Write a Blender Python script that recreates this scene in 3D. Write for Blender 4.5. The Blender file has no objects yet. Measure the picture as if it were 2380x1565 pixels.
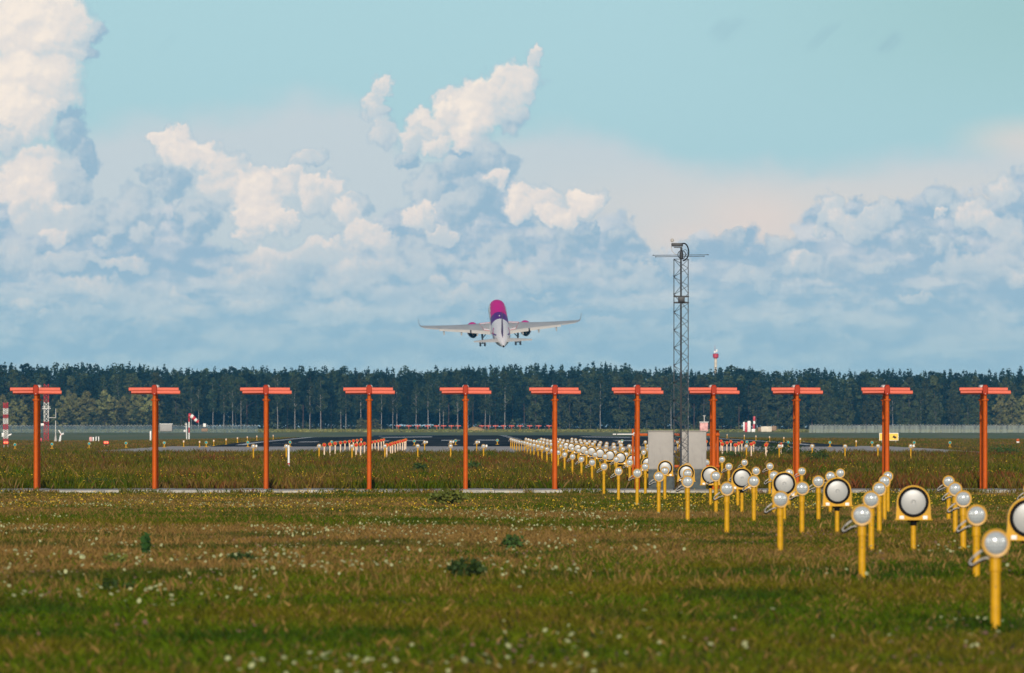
import bpy, bmesh, math, random
import numpy as np
from mathutils import Vector, Matrix
R = math.radians
random.seed(7); rng = np.random.default_rng(11)
S = bpy.context.scene
col = S.collection

# ------------------------------------------------------------------ camera
# world: +Y runs down the runway, X to the right, Z up, metres; the lens stands at (0,0,2)
cd = bpy.data.cameras.new('camera'); cam = bpy.data.objects.new('camera', cd); col.objects.link(cam)
cd.sensor_width = 36.0; cd.lens = 400.0
cd.clip_start = 1.0; cd.clip_end = 40000.0
cam.location = (0, 0, 2.0)
cam.rotation_euler = (R(90) + 0.00766, 0, -0.00484)
cd.dof.use_dof = True; cd.dof.focus_distance = 430.0; cd.dof.aperture_fstop = 11.0
S.camera = cam
FP = 26444.0                      # focal length in units of the notes taken on the photo (2380 wide)
HX, HY = 1062.0, 985.0            # where +Y meets the picture in those notes

# ------------------------------------------------------------------ colour management
S.view_settings.view_transform = 'Standard'
S.view_settings.look = 'None'
S.view_settings.exposure = 0.0
S.view_settings.gamma = 1.0

# ------------------------------------------------------------------ sun
SUN_EL, SUN_AZ = R(17), R(1.0)    # afternoon sun low behind the camera, a hair to the left
ld = bpy.data.lights.new('sun', 'SUN'); ld.energy = 3.5; ld.angle = R(0.53); ld.color = (1.0, 0.92, 0.81)
sun = bpy.data.objects.new('sun', ld); col.objects.link(sun); sun.location = (0, -40, 60)
sdir = Vector((-math.sin(SUN_AZ) * math.cos(SUN_EL), -math.cos(SUN_AZ) * math.cos(SUN_EL), math.sin(SUN_EL)))
sun.rotation_euler = sdir.to_track_quat('Z', 'Y').to_euler()

# ------------------------------------------------------------------ node helper
class NT:
    def __init__(s, nt): s.t = nt
    def n(s, typ, **kw):
        nd = s.t.nodes.new(typ)
        for k, v in kw.items(): setattr(nd, k, v)
        return nd
    def put(s, sock, v):
        if isinstance(v, bpy.types.NodeSocket): s.t.links.new(v, sock)
        elif v is not None: sock.default_value = v
    def math(s, op, a, b=None, c=None, clamp=False):
        nd = s.n('ShaderNodeMath', operation=op, use_clamp=clamp)
        s.put(nd.inputs[0], a); s.put(nd.inputs[1], b); s.put(nd.inputs[2], c)
        return nd.outputs[0]
    def vmath(s, op, a, b=None):
        nd = s.n('ShaderNodeVectorMath', operation=op)
        s.put(nd.inputs[0], a); s.put(nd.inputs[1], b)
        return nd.outputs[0]
    def mix(s, f, a, b, blend='MIX'):
        nd = s.n('ShaderNodeMix', data_type='RGBA', blend_type=blend)
        s.put(nd.inputs[0], f); s.put(nd.inputs[6], a); s.put(nd.inputs[7], b)
        return nd.outputs[2]
    def rng(s, v, a, b, c=0.0, d=1.0, smooth=True):
        nd = s.n('ShaderNodeMapRange', interpolation_type='SMOOTHSTEP' if smooth else 'LINEAR')
        s.put(nd.inputs[0], v); s.put(nd.inputs[1], a); s.put(nd.inputs[2], b); s.put(nd.inputs[3], c); s.put(nd.inputs[4], d)
        return nd.outputs[0]
    def noise(s, vec, scale, detail=4, rough=0.5, dist=0.0, lac=2.0):
        nd = s.n('ShaderNodeTexNoise'); s.put(nd.inputs['Vector'], vec)
        nd.inputs['Scale'].default_value = scale; nd.inputs['Detail'].default_value = detail
        nd.inputs['Roughness'].default_value = rough; nd.inputs['Distortion'].default_value = dist
        return nd.outputs[0]
    def comb(s, x, y, z=0.0):
        nd = s.n('ShaderNodeCombineXYZ'); s.put(nd.inputs[0], x); s.put(nd.inputs[1], y); s.put(nd.inputs[2], z)
        return nd.outputs[0]
def srgb(r, g, b, k=1.0):
    f = lambda c: (c / 255 / 12.92) if c / 255 <= .04045 else ((c / 255 + .055) / 1.055) ** 2.4
    return (f(r) * k, f(g) * k, f(b) * k, 1.0)

# ------------------------------------------------------------------ world: Nishita sky, with the cloud banks of that afternoon low in the north
W = bpy.data.worlds.new('World'); S.world = W; W.use_nodes = True
W.cycles.sampling_method = 'MANUAL'; W.cycles.sample_map_resolution = 256
T = NT(W.node_tree); W.node_tree.nodes.clear()
out = T.n('ShaderNodeOutputWorld'); bg = T.n('ShaderNodeBackground')
sky = T.n('ShaderNodeTexSky', sky_type='NISHITA'); sky.sun_disc = False
sky.sun_elevation = SUN_EL; sky.sun_rotation = math.pi + SUN_AZ
sky.air_density = 1.0; sky.dust_density = 1.0; sky.ozone_density = 1.5
T.put(bg.inputs[0], sky.outputs[0]); bg.inputs[1].default_value = 0.075
W.node_tree.links.new(bg.outputs[0], out.inputs[0])

# ------------------------------------------------------------------ the cloud banks in the north: a sky backdrop 30 km off, well outside the haze
SKY_Y = 30000.0
grp = bpy.data.node_groups.new('cloud_air', 'ShaderNodeTree')
for nm, ty in (('base', 'NodeSocketColor'), ('relief', 'NodeSocketFloat'), ('c_hi', 'NodeSocketColor'), ('c_mid', 'NodeSocketColor'), ('c_lo', 'NodeSocketColor'), ('c_top', 'NodeSocketColor'), ('opac', 'NodeSocketFloat'), ('dx', 'NodeSocketFloat'), ('dy', 'NodeSocketFloat'), ('edge', 'NodeSocketFloat')):
    grp.interface.new_socket(name=nm, in_out='OUTPUT', socket_type=ty)
T = NT(grp); gout = T.n('NodeGroupOutput')
sep = T.n('ShaderNodeSeparateXYZ'); T.put(sep.inputs[0], T.n('ShaderNodeNewGeometry').outputs['Position'])
KS = FP / SKY_Y / 1000
PX = T.math('MULTIPLY_ADD', sep.outputs[0], KS, HX / 1000)                   # bearing, to the right
PYd = T.math('MULTIPLY_ADD', sep.outputs[2], -KS, HY / 1000 + 2 * KS)        # height, counted downwards
P2 = T.comb(PX, PYd, 0.0)
def curve(v, pts, x0=-1.0, x1=3.5, y0=-1.5, y1=1.5):
    nd = T.n('ShaderNodeFloatCurve'); c = nd.mapping.curves[0]
    pts = [((x / 1000 - x0) / (x1 - x0), (y / 1000 - y0) / (y1 - y0)) for x, y in pts]
    c.points[0].location = (0, pts[0][1]); c.points[1].location = (1, pts[-1][1])
    for p in pts: c.points.new(*p)
    for p in c.points: p.handle_type = 'AUTO'
    nd.mapping.update()
    T.put(nd.inputs[1], T.rng(v, x0, x1, 0, 1, False))
    return T.rng(nd.outputs[0], 0, 1, y0, y1, False)
def n2(vec, scale, detail, rough=.5, dist=0.0, typ=None):
    nd = T.n('ShaderNodeTexNoise', noise_dimensions='2D'); T.put(nd.inputs['Vector'], vec)
    nd.inputs['Scale'].default_value = scale; nd.inputs['Detail'].default_value = detail
    nd.inputs['Roughness'].default_value = rough; nd.inputs['Distortion'].default_value = dist
    return nd.outputs[0]
def billow(P):
    """fractal puff field, about -0.5 .. 0.5"""
    big = T.math('SUBTRACT', n2(P, 9.0, 8, 0.60, 0.0), 0.5)
    Q = T.vmath('ADD', P, T.comb(T.math('MULTIPLY', big, .06), T.math('MULTIPLY', big, -.08)))
    vo = T.n('ShaderNodeTexVoronoi', feature='SMOOTH_F1', voronoi_dimensions='2D'); T.put(vo.inputs['Vector'], Q)
    vo.inputs['Scale'].default_value = 14; vo.inputs['Detail'].default_value = 3.0; vo.inputs['Roughness'].default_value = .50; vo.inputs['Lacunarity'].default_value = 2.2
    vo.inputs['Smoothness'].default_value = .30
    vo.normalize = True
    return T.math('ADD', T.math('MULTIPLY', T.math('SUBTRACT', 0.34, vo.outputs[0]), 1.0), T.math('MULTIPLY', big, 1.0))
def ellipses(px, py, lst, sm=.25):
    acc = None
    for cx, cy, rx, ry, *rt in lst:
        a = R(rt[0]) if rt else 0.0
        dx = T.math('SUBTRACT', px, cx / 1000); dy = T.math('SUBTRACT', py, cy / 1000)
        if a:
            ca, sa = math.cos(a), math.sin(a)
            dx, dy = (T.math('ADD', T.math('MULTIPLY', dx, ca), T.math('MULTIPLY', dy, sa)),
                      T.math('SUBTRACT', T.math('MULTIPLY', dy, ca), T.math('MULTIPLY', dx, sa)))
        ex = T.math('MULTIPLY', dx, 1000 / rx); ey = T.math('MULTIPLY', dy, 1000 / ry)
        d = T.math('SUBTRACT', 1.0, T.math('SQRT', T.math('ADD', T.math('MULTIPLY', ex, ex), T.math('MULTIPLY', ey, ey))))
        acc = d if acc is None else T.math('SMOOTH_MAX', acc, d, sm)
    return acc
# colours of the air and of the clouds
top_blue = srgb(175, 213, 220); low_blue = srgb(172, 207, 215); teal_r = srgb(164, 204, 206)
veil_c = srgb(203, 213, 218); veil_w = srgb(222, 217, 213)
cream = srgb(233, 227, 222); bright = srgb(254, 240, 226); shade = srgb(148, 182, 208); shade2 = srgb(165, 196, 213); mid = srgb(192, 208, 218)
base = T.mix(T.rng(PYd, 0.0, 0.85), top_blue, low_blue)
base = T.mix(T.math('MULTIPLY', T.rng(PX, 1.4, 2.5), T.rng(PYd, .45, 0.0)), base, teal_r)
b0 = billow(P2); bA = billow(T.vmath('ADD', P2, (-.008, -.013, 0)))
df = T.math('SUBTRACT', b0, bA)                       # small-scale relief seen from the upper left
PL = T.vmath('MULTIPLY', P2, (1.0, 1.5, 1)); g0 = n2(PL, 5.5, 3, .5, .2); gA = n2(T.vmath('ADD', PL, (-.012, -.05, 0)), 5.5, 3, .5, .2)
dg = T.math('SUBTRACT', g0, gA)                       # the same for the large billows
PS = T.vmath('MULTIPLY', P2, (1.0, 1.9, 1)); s0 = n2(PS, 5.5, 8, .56, 0.0); sA = n2(T.vmath('ADD', PS, (-.010, -.045, 0)), 5.5, 6, .50, .0)
ds = T.math('SUBTRACT', s0, sA)
stre = T.math('MULTIPLY_ADD', ds, 1.1, s0)
# faint grey wisps high up
wv = n2(T.vmath('MULTIPLY', T.vmath('ADD', P2, T.comb(PYd, PX)), (4, 7, 0)), 2.2, 6, 0.62, .5)
wm = T.math('MULTIPLY', T.rng(wv, .50, .68), T.rng(ellipses(PX, PYd, [(1720, 75, 90, 45), (1940, 85, 110, 40, -12), (2060, 95, 50, 35, -20), (395, 110, 45, 45)]), 0, .6))
base = T.mix(T.math('MULTIPLY', wm, .35), base, srgb(146, 182, 198))
# 1. thin bright veil
vt = curve(PX, [(-900, 300), (150, 290), (300, 245), (450, 232), (620, 212), (715, 196), (800, 206), (860, 225), (930, 300), (1050, 320), (1170, 275), (1260, 262), (1380, 272), (1500, 310), (1600, 348), (1750, 352), (1950, 345), (2150, 330), (2290, 302), (2400, 288), (3000, 280)])
vd = T.math('ADD', T.math('SUBTRACT', PYd, vt), T.math('ADD', T.math('MULTIPLY', T.math('SUBTRACT', g0, .5), .07), T.math('MULTIPLY', b0, -.016)))
vmask = T.math('MULTIPLY', T.rng(vd, -0.010, 0.085), T.rng(PYd, .75, .50, .5, 1))
vcol = T.mix(T.math('MULTIPLY', T.rng(PX, 1.0, 1.7), T.rng(PYd, .33, .5)), veil_c, veil_w)
base = T.mix(T.math('MULTIPLY', vmask, .90), base, vcol)
pink = T.rng(ellipses(PX, PYd, [(1760, 520, 110, 60), (2380, 322, 120, 40), (1640, 560, 120, 40)]), -.8, .9)
base = T.mix(T.math('MULTIPLY', pink, .5), base, srgb(238, 219, 208))
def layer(base, env, amp, e0, e1, sh_col, lit_col, kf, kg, bias, opac, minus=None, hot=None):
    d = T.math('MULTIPLY_ADD', b0, amp, env)
    m = T.rng(d, e0, e1)
    lit = T.math('ADD', T.math('MULTIPLY_ADD', df, kf, bias), T.math('MULTIPLY', dg, kg))
    if minus is not None: lit = T.math('SUBTRACT', lit, minus)
    lit = T.rng(lit, 0, 1)
    c = T.mix(lit, sh_col, lit_col)
    if hot is not None: c = T.mix(T.math('MULTIPLY', hot, lit), c, bright)
    return T.mix(T.math('MULTIPLY', m, opac), base, c)
# 2. the low grey-blue bank, ragged top, streaky below
bank_top = [(-900, 400), (0, 470), (200, 520), (330, 480), (480, 540), (640, 600), (800, 560), (930, 460), (1040, 370), (1080, 320), (1150, 325), (1190, 430), (1260, 520), (1330, 540), (1430, 500), (1500, 545), (1545, 590), (1620, 560), (1720, 535), (1790, 560), (1850, 545), (1880, 475), (1930, 455), (1990, 485), (2060, 462), (2130, 480), (2200, 425), (2300, 445), (2380, 405), (2600, 400), (3200, 400)]
env = T.math('MULTIPLY', T.math('SUBTRACT', PYd, curve(PX, bank_top)), 9.0)
low = T.rng(PYd, .60, .80)
fade = T.rng(PYd, .55, .86, 1, 0)
c_hi = T.mix(fade, srgb(180, 209, 218), srgb(212, 217, 221)); c_lo = T.mix(fade, srgb(160, 197, 213), srgb(156, 188, 209))
bcol = T.mix(T.rng(stre, .25, .70), c_lo, c_hi)
bsh = T.mix(T.rng(stre, .28, .80), c_lo, T.mix(.5, c_lo, c_hi))
base = layer(base, env, 1.5, -.10, .30, bsh, bcol, .9, 3.0, .60, .95)
# 3. cumulus: heads built up of many puffs, each lit from the upper left, far ones first
dn = T.n('ShaderNodeTexNoise', noise_dimensions='2D'); T.put(dn.inputs['Vector'], P2); dn.inputs['Scale'].default_value = 15.0; dn.inputs['Detail'].default_value = 7; dn.inputs['Roughness'].default_value = .62
dv = T.vmath('MULTIPLY', T.vmath('SUBTRACT', dn.outputs['Color'], (.5, .5, .5)), (.085, .085, 0))
dsep = T.n('ShaderNodeSeparateXYZ'); T.put(dsep.inputs[0], T.vmath('ADD', P2, dv)); DX, DY = dsep.outputs[0], dsep.outputs[1]
REG = [  # x, y, half width, half height, how lit
 (40, 50, 120, 110, .30), (110, 110, 85, 110, .12), (45, 210, 115, 90, .22), (85, 280, 75, 50, .10), (195, 115, 40, 80, -.30), (175, 50, 38, 60, .02), (20, 330, 90, 40, -.05),
 (165, 310, 46, 62, -.55), (195, 385, 40, 66, -.55), (200, 330, 28, 50, -.5), (160, 450, 55, 55, -.30), (60, 430, 110, 70, .12), (115, 400, 50, 45, .05), (90, 510, 115, 60, .0), (190, 520, 90, 50, -.30), (30, 590, 120, 50, -.20),
 (390, 330, 48, 42, .16), (450, 365, 60, 48, .12), (540, 395, 80, 45, .06), (590, 455, 90, 58, .16), (690, 415, 75, 40, .10), (740, 465, 90, 48, .10), (620, 505, 105, 45, .16), (800, 500, 48, 40, -.02), (560, 540, 50, 22, .10),
 (490, 372, 70, 40, .08), (640, 425, 90, 48, .08), (440, 335, 40, 30, .05), (520, 430, 70, 50, .0), (400, 430, 85, 50, -.32), (470, 500, 65, 50, -.42), (300, 510, 110, 60, -.32), (690, 355, 50, 24, -.10), (825, 460, 38, 30, -.28),
 (850, 540, 62, 45, .12), (900, 575, 85, 40, .0), (970, 510, 52, 44, .14), (1020, 550, 65, 36, .0), (720, 590, 120, 36, .0), (640, 630, 90, 30, -.05), (830, 620, 110, 34, -.08),
 (985, 285, 60, 44, .05), (1010, 345, 80, 30, .0), (1150, 250, 70, 55, .10), (1225, 135, 26, 26, .0), (1205, 215, 44, 44, .02), (1215, 182, 46, 48, .05), (1165, 192, 60, 48, .12), (1110, 222, 65, 52, .12), (1045, 238, 52, 38, .10), (1100, 280, 92, 52, .18), (1030, 300, 62, 45, .12), (1190, 255, 38, 38, -.15), (1080, 330, 85, 30, .06),
 (900, 213, 32, 26, .02), (885, 250, 30, 36, .0), (895, 275, 34, 30, -.02), (908, 298, 40, 34, -.06), (960, 318, 50, 34, .0),
 (1130, 372, 58, 48, -.40), (1075, 400, 40, 55, -.32), (1100, 465, 60, 60, -.45), (1060, 475, 30, 45, -.28), (950, 372, 60, 30, -.32), (1000, 440, 70, 50, -.30),
 (1150, 425, 60, 30, -.05), (1210, 458, 70, 44, .10), (1270, 468, 45, 45, .16), (1370, 480, 50, 40, .12), (1310, 512, 60, 34, .05), (1395, 458, 26, 24, -.12),
 (1330, 560, 115, 38, -.42), (1450, 552, 60, 38, -.42), (1000, 605, 150, 40, -.22), (1150, 585, 85, 50, -.35), (1220, 640, 120, 30, -.10),
 (1600, 585, 52, 28, -.38), (1700, 572, 60, 34, -.38), (1830, 572, 52, 34, -.34), (1930, 500, 66, 40, -.14), (1985, 530, 90, 42, -.12), (2060, 498, 58, 38, -.20), (2110, 565, 130, 38, -.36), (2190, 470, 46, 48, -.25), (2260, 500, 80, 50, -.05), (2340, 450, 60, 40, -.05), (2350, 545, 80, 56, -.12), (2230, 610, 130, 36, -.2),
 (1860, 625, 26, 36, .05), (1720, 640, 120, 34, -.18), (1500, 625, 120, 34, -.05), (55, 712, 36, 16, .15), (100, 728, 26, 13, .10), (1020, 668, 26, 20, .10), (1780, 746, 70, 9, .10)]
pr = random.Random(21); PF = []
for cx, cy, rx, ry, lt in REG:
    mn = min(rx, ry); n_p = max(1, round(rx * ry / 1050.))
    for q in range(n_p):
        a = pr.uniform(0, 6.283); u_ = pr.uniform(0, 1) ** .5 * .72
        pr_ = mn * (pr.uniform(.55, .92) if q % 3 else pr.uniform(.28, .45)) if n_p > 1 else mn
        if n_p > 1 and q % 3 == 0: u_ = pr.uniform(.80, .98)
        if q == 0 and n_p > 1: u_ = .05; pr_ = mn * .95
        PF.append((cx + rx * u_ * math.cos(a), cy + ry * u_ * math.sin(a), pr_ * (1.15 if n_p > 1 else rx / mn), pr_ * (1.0 if n_p > 1 else 1.0), lt + pr.uniform(-.10, .10)))
for k in range(64):        # flat-based rows low over the woods
    y = 600 + 205 * pr.uniform(0, 1) ** 1.0; w_ = pr.uniform(50, 130) * (1.15 - (y - 600) / 420)
    PF.append((pr.uniform(-120, 2500), y, w_, w_ * pr.uniform(.20, .32), pr.uniform(-.28, .10)))
PF.sort(key=lambda p: p[1] + .6 * p[3])
def vmadd(a, b, c):
    nd = T.n('ShaderNodeVectorMath', operation='MULTIPLY_ADD'); T.put(nd.inputs[0], a); T.put(nd.inputs[1], b); T.put(nd.inputs[2], c); return nd.outputs[0]
def vdot(a, b):
    nd = T.n('ShaderNodeVectorMath', operation='DOT_PRODUCT'); T.put(nd.inputs[0], a); T.put(nd.inputs[1], b); return nd.outputs[1]
relief = T.math('MULTIPLY_ADD', df, .45, T.math('MULTIPLY', b0, .16))
c_hi2 = T.mix(fade, srgb(180, 209, 218), srgb(235, 227, 221)); c_mid2 = T.mix(fade, srgb(168, 202, 215), srgb(203, 213, 218)); c_lo2 = T.mix(fade, srgb(156, 194, 211), srgb(155, 187, 207))
c_top = T.mix(fade, c_hi2, bright)
veil_op = T.rng(PYd, .52, .78, .94, .50)
edge = T.math('MULTIPLY', T.rng(T.math('ABSOLUTE', T.math('SUBTRACT', PX, 1.19)), 8.5, 5.0), T.rng(PYd, -5.0, -2.5))
for nm, so in (('base', base), ('relief', relief), ('c_hi', c_hi2), ('c_mid', c_mid2), ('c_lo', c_lo2), ('c_top', c_top), ('opac', veil_op), ('dx', DX), ('dy', DY), ('edge', edge)): T.put(gout.inputs[nm], so)
def sky_tile(pf):
    """the tile's material: the shared air, then the puffs that reach this tile, far ones first"""
    global T
    m_ = bpy.data.materials.new('cloudy_sky'); m_.use_nodes = True; m_.node_tree.nodes.clear(); m_.cycles.emission_sampling = 'NONE'; T = NT(m_.node_tree)
    g = T.n('ShaderNodeGroup'); g.node_tree = grp; o = g.outputs
    c = o['base']
    if pf:
        DX, DY = o['dx'], o['dy']; V_ = T.math('MULTIPLY', DX, 1e-6); A_ = T.math('MULTIPLY', DY, 1e-6)
        for cx, cy, rx, ry, lt in pf:
            E_ = vmadd(T.comb(DX, DY, V_), (1000 / rx, 1000 / ry, 0), (-cx / rx, -cy / ry, 0))
            soft = 1.0 if cy > 560 else .78
            m = T.rng(vdot(E_, E_), 1.14, 1.14 - soft, 0, 1)
            li = T.math('ADD', vdot(E_, (-.15, -.24, 0)), T.math('MULTIPLY_ADD', A_, 1e-6, .60 + lt))
            V_ = T.math('MULTIPLY_ADD', m, T.math('SUBTRACT', li, V_), V_); A_ = T.math('MAXIMUM', m, A_)
        lit = T.math('ADD', V_, o['relief'])
        cc = T.mix(T.rng(lit, .50, .86), T.mix(T.rng(lit, .05, .52), o['c_lo'], o['c_mid']), o['c_hi'])
        cc = T.mix(T.rng(lit, .80, 1.1), cc, o['c_top'])
        c = T.mix(T.math('MULTIPLY', A_, o['opac']), o['base'], cc)
    em = T.n('ShaderNodeEmission'); T.put(em.inputs[0], c); tr = T.n('ShaderNodeBsdfTransparent'); mx = T.n('ShaderNodeMixShader'); ou = T.n('ShaderNodeOutputMaterial')
    L = m_.node_tree.links; T.put(mx.inputs[0], o['edge']); L.new(tr.outputs[0], mx.inputs[1]); L.new(em.outputs[0], mx.inputs[2]); L.new(mx.outputs[0], ou.inputs[0])
    return m_
XT = [-8000, -150, 60, 230, 400, 560, 720, 880, 1040, 1200, 1360, 1540, 1740, 1940, 2140, 2320, 2560, 10500]; YT = [-5000, 100, 220, 320, 420, 510, 600, 700, 1040]
sv, sf, smi, smt = [], [], [], []; plain = None
for y in YT:
    for x in XT: sv.append(((x - HX) / FP * SKY_Y, SKY_Y, 2 + (HY - y) / FP * SKY_Y))
for j in range(len(YT) - 1):
    for i in range(len(XT) - 1):
        x0, x1, y0, y1 = XT[i], XT[i + 1], YT[j], YT[j + 1]
        pf = [p for p in PF if x0 < p[0] + 1.08 * p[2] + 40 and x1 > p[0] - 1.08 * p[2] - 40 and y0 < p[1] + 1.08 * p[3] + 40 and y1 > p[1] - 1.08 * p[3] - 40]
        a = j * len(XT) + i; sf.append((a, a + 1, a + 1 + len(XT), a + len(XT)))
        if pf: smi.append(len(smt)); smt.append(sky_tile(pf))
        else:
            if plain is None: plain = len(smt); smt.append(sky_tile([]))
            smi.append(plain)
sme = bpy.data.meshes.new('sky'); sme.from_pydata(sv, [], sf)
for m_ in smt: sme.materials.append(m_)
sme.polygons.foreach_set('material_index', smi)
sob = bpy.data.objects.new('sky', sme); col.objects.link(sob); sob['kind'] = 'structure'

# ------------------------------------------------------------------ mesh helpers
class MB:
    def __init__(s): s.v = []; s.f = []; s.m = []
    def add(s, vs, fs, mi=0):
        o = len(s.v); s.v += [tuple(v) for v in vs]
        s.f += [tuple(i + o for i in f) for f in fs]; s.m += [mi] * len(fs)
        return s
    def box(s, c, size, mi=0, bev=0.0, rot=None):
        bm = bmesh.new(); bmesh.ops.create_cube(bm, size=1.0)
        for v in bm.verts: v.co = Vector((v.co.x * size[0], v.co.y * size[1], v.co.z * size[2]))
        if bev: bmesh.ops.bevel(bm, geom=list(bm.edges), offset=bev, segments=2, affect='EDGES', profile=.5)
        M = (rot.to_4x4() if rot else Matrix.Identity(4)); M.translation = Vector(c)
        bm.transform(M); bm.verts.index_update()
        s.add([v.co[:] for v in bm.verts], [[v.index for v in f.verts] for f in bm.faces], mi); bm.free(); return s
    def tube(s, p0, p1, r0, r1=None, n=10, mi=0, caps=True):
        r1 = r0 if r1 is None else r1
        p0, p1 = Vector(p0), Vector(p1); d = (p1 - p0).normalized()
        a = d.orthogonal().normalized(); b = d.cross(a)
        vs = []
        for p, r in ((p0, r0), (p1, r1)):
            for i in range(n):
                t = 2 * math.pi * i / n; vs.append(p + a * (r * math.cos(t)) + b * (r * math.sin(t)))
        fs = [(i, (i + 1) % n, n + (i + 1) % n, n + i) for i in range(n)]
        if caps: fs += [tuple(range(n - 1, -1, -1)), tuple(range(n, 2 * n))]
        return s.add(vs, fs, mi)
    def path(s, pts, r, n=8, mi=0):
        pts = [Vector(p) for p in pts]; vs = []; a = None
        for i, p in enumerate(pts):
            d = (pts[min(i + 1, len(pts) - 1)] - pts[max(i - 1, 0)]).normalized()
            a = d.orthogonal().normalized() if a is None else (a - d * a.dot(d)).normalized()
            b = d.cross(a)
            for k in range(n):
                t = 2 * math.pi * k / n; vs.append(p + a * (r * math.cos(t)) + b * (r * math.sin(t)))
        fs = []
        for i in range(len(pts) - 1):
            for k in range(n): fs.append((i * n + k, i * n + (k + 1) % n, (i + 1) * n + (k + 1) % n, (i + 1) * n + k))
        fs += [tuple(range(n - 1, -1, -1)), tuple((len(pts) - 1) * n + k for k in range(n))]
        return s.add(vs, fs, mi)
    def lathe(s, prof, o=(0, 0, 0), axis=(0, 0, 1), n=24, mi=0):
        o = Vector(o); d = Vector(axis).normalized(); a = d.orthogonal().normalized(); b = d.cross(a)
        vs = []; rows = []
        for r, t in prof:
            if r < 1e-6: rows.append([len(vs)]); vs.append(o + d * t)
            else:
                rows.append(list(range(len(vs), len(vs) + n)))
                for i in range(n):
                    w = 2 * math.pi * i / n; vs.append(o + d * t + a * (r * math.cos(w)) + b * (r * math.sin(w)))
        fs = []
        for A_, B_ in zip(rows, rows[1:]):
            for i in range(n):
                j = (i + 1) % n
                if len(A_) == 1 and len(B_) == 1: continue
                if len(A_) == 1: fs.append((A_[0], B_[j], B_[i]))
                elif len(B_) == 1: fs.append((A_[i], A_[j], B_[0]))
                else: fs.append((A_[i], A_[j], B_[j], B_[i]))
        return s.add(vs, fs, mi)
    def loft(s, rings, mi=0, caps=True):
        n = len(rings[0]); vs = [p for r in rings for p in r]; fs = []
        for i in range(len(rings) - 1):
            for k in range(n): fs.append((i * n + k, i * n + (k + 1) % n, (i + 1) * n + (k + 1) % n, (i + 1) * n + k))
        if caps: fs += [tuple(range(n - 1, -1, -1)), tuple((len(rings) - 1) * n + k for k in range(n))]
        return s.add(vs, fs, mi)
    def prism(s, poly, y0, y1, mi=0):          # outline in x,z pushed along y
        n = len(poly)
        return s.loft([[(x, y0, z) for x, z in poly], [(x, y1, z) for x, z in poly]], mi)
    def mesh(s, name, mats, sharp=40):
        me = bpy.data.meshes.new(name); me.from_pydata(s.v, [], s.f)
        for m in (mats if isinstance(mats, (list, tuple)) else [mats]): me.materials.append(m)
        me.polygons.foreach_set('material_index', s.m); me.validate()
        bm = bmesh.new(); bm.from_mesh(me); bmesh.ops.recalc_face_normals(bm, faces=list(bm.faces)); bm.to_mesh(me); bm.free()
        me.shade_smooth(); me.set_sharp_from_angle(angle=R(sharp)); return me
def put(name, mb, mats, parent=None, loc=None):
    me = mb.mesh(name, mats) if isinstance(mb, MB) else mb
    o = bpy.data.objects.new(name, me); col.objects.link(o)
    if loc is not None: o.location = loc
    if parent is not None: o.parent = parent
    return o
def tag(o, label=None, cat=None, group=None, kind=None):
    if label: o['label'] = label
    if cat: o['category'] = cat
    if group: o['group'] = group
    if kind: o['kind'] = kind
    return o
def thing(name, label, cat, loc=(0, 0, 0), group=None, rz=0.0):
    o = bpy.data.objects.new(name, None); col.objects.link(o); o.location = loc; o.rotation_euler = (0, 0, rz)
    o.empty_display_size = .2
    return tag(o, label, cat, group)
def kids(o): return [c for c in bpy.data.objects if c.parent == o]
KC = {}
def dup(root, loc, label, rz=None, scale=None):
    if root.name not in KC: KC[root.name] = [(c, kids(c)) for c in kids(root)]
    r = root.copy(); col.objects.link(r); r.location = loc; r['label'] = label
    if rz is not None: r.rotation_euler = (0, 0, rz)
    if scale is not None: r.scale = scale
    for c, g in KC[root.name]:
        d = c.copy(); col.objects.link(d); d.parent = r
        for e in g:
            f = e.copy(); col.objects.link(f); f.parent = d
    return r
class Proto:
    """first placing moves the built thing itself, later ones copy it"""
    def __init__(s, root): s.r = root; s.used = False; KC[root.name] = [(c, kids(c)) for c in kids(root)]
    def place(s, loc, label, rz=None, scale=None):
        if not s.used:
            s.used = True; s.r.location = loc; s.r['label'] = label
            if rz is not None: s.r.rotation_euler = (0, 0, rz)
            if scale is not None: s.r.scale = scale
            return s.r
        return dup(s.r, loc, label, rz, scale)
ORD = ['leftmost', 'second', 'third', 'fourth', 'fifth', 'sixth', 'seventh', 'eighth', 'ninth', 'tenth', 'eleventh', 'twelfth', 'thirteenth', 'fourteenth', 'fifteenth', 'sixteenth', 'seventeenth', 'eighteenth', 'nineteenth', 'twentieth', 'twenty-first', 'twenty-second', 'twenty-third', 'twenty-fourth', 'twenty-fifth', 'twenty-sixth', 'twenty-seventh', 'twenty-eighth', 'twenty-ninth', 'thirtieth', 'thirty-first', 'thirty-second', 'thirty-third', 'thirty-fourth', 'thirty-fifth']
def nth(i, first='first'): return first if i == 0 else ORD[i]

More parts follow.
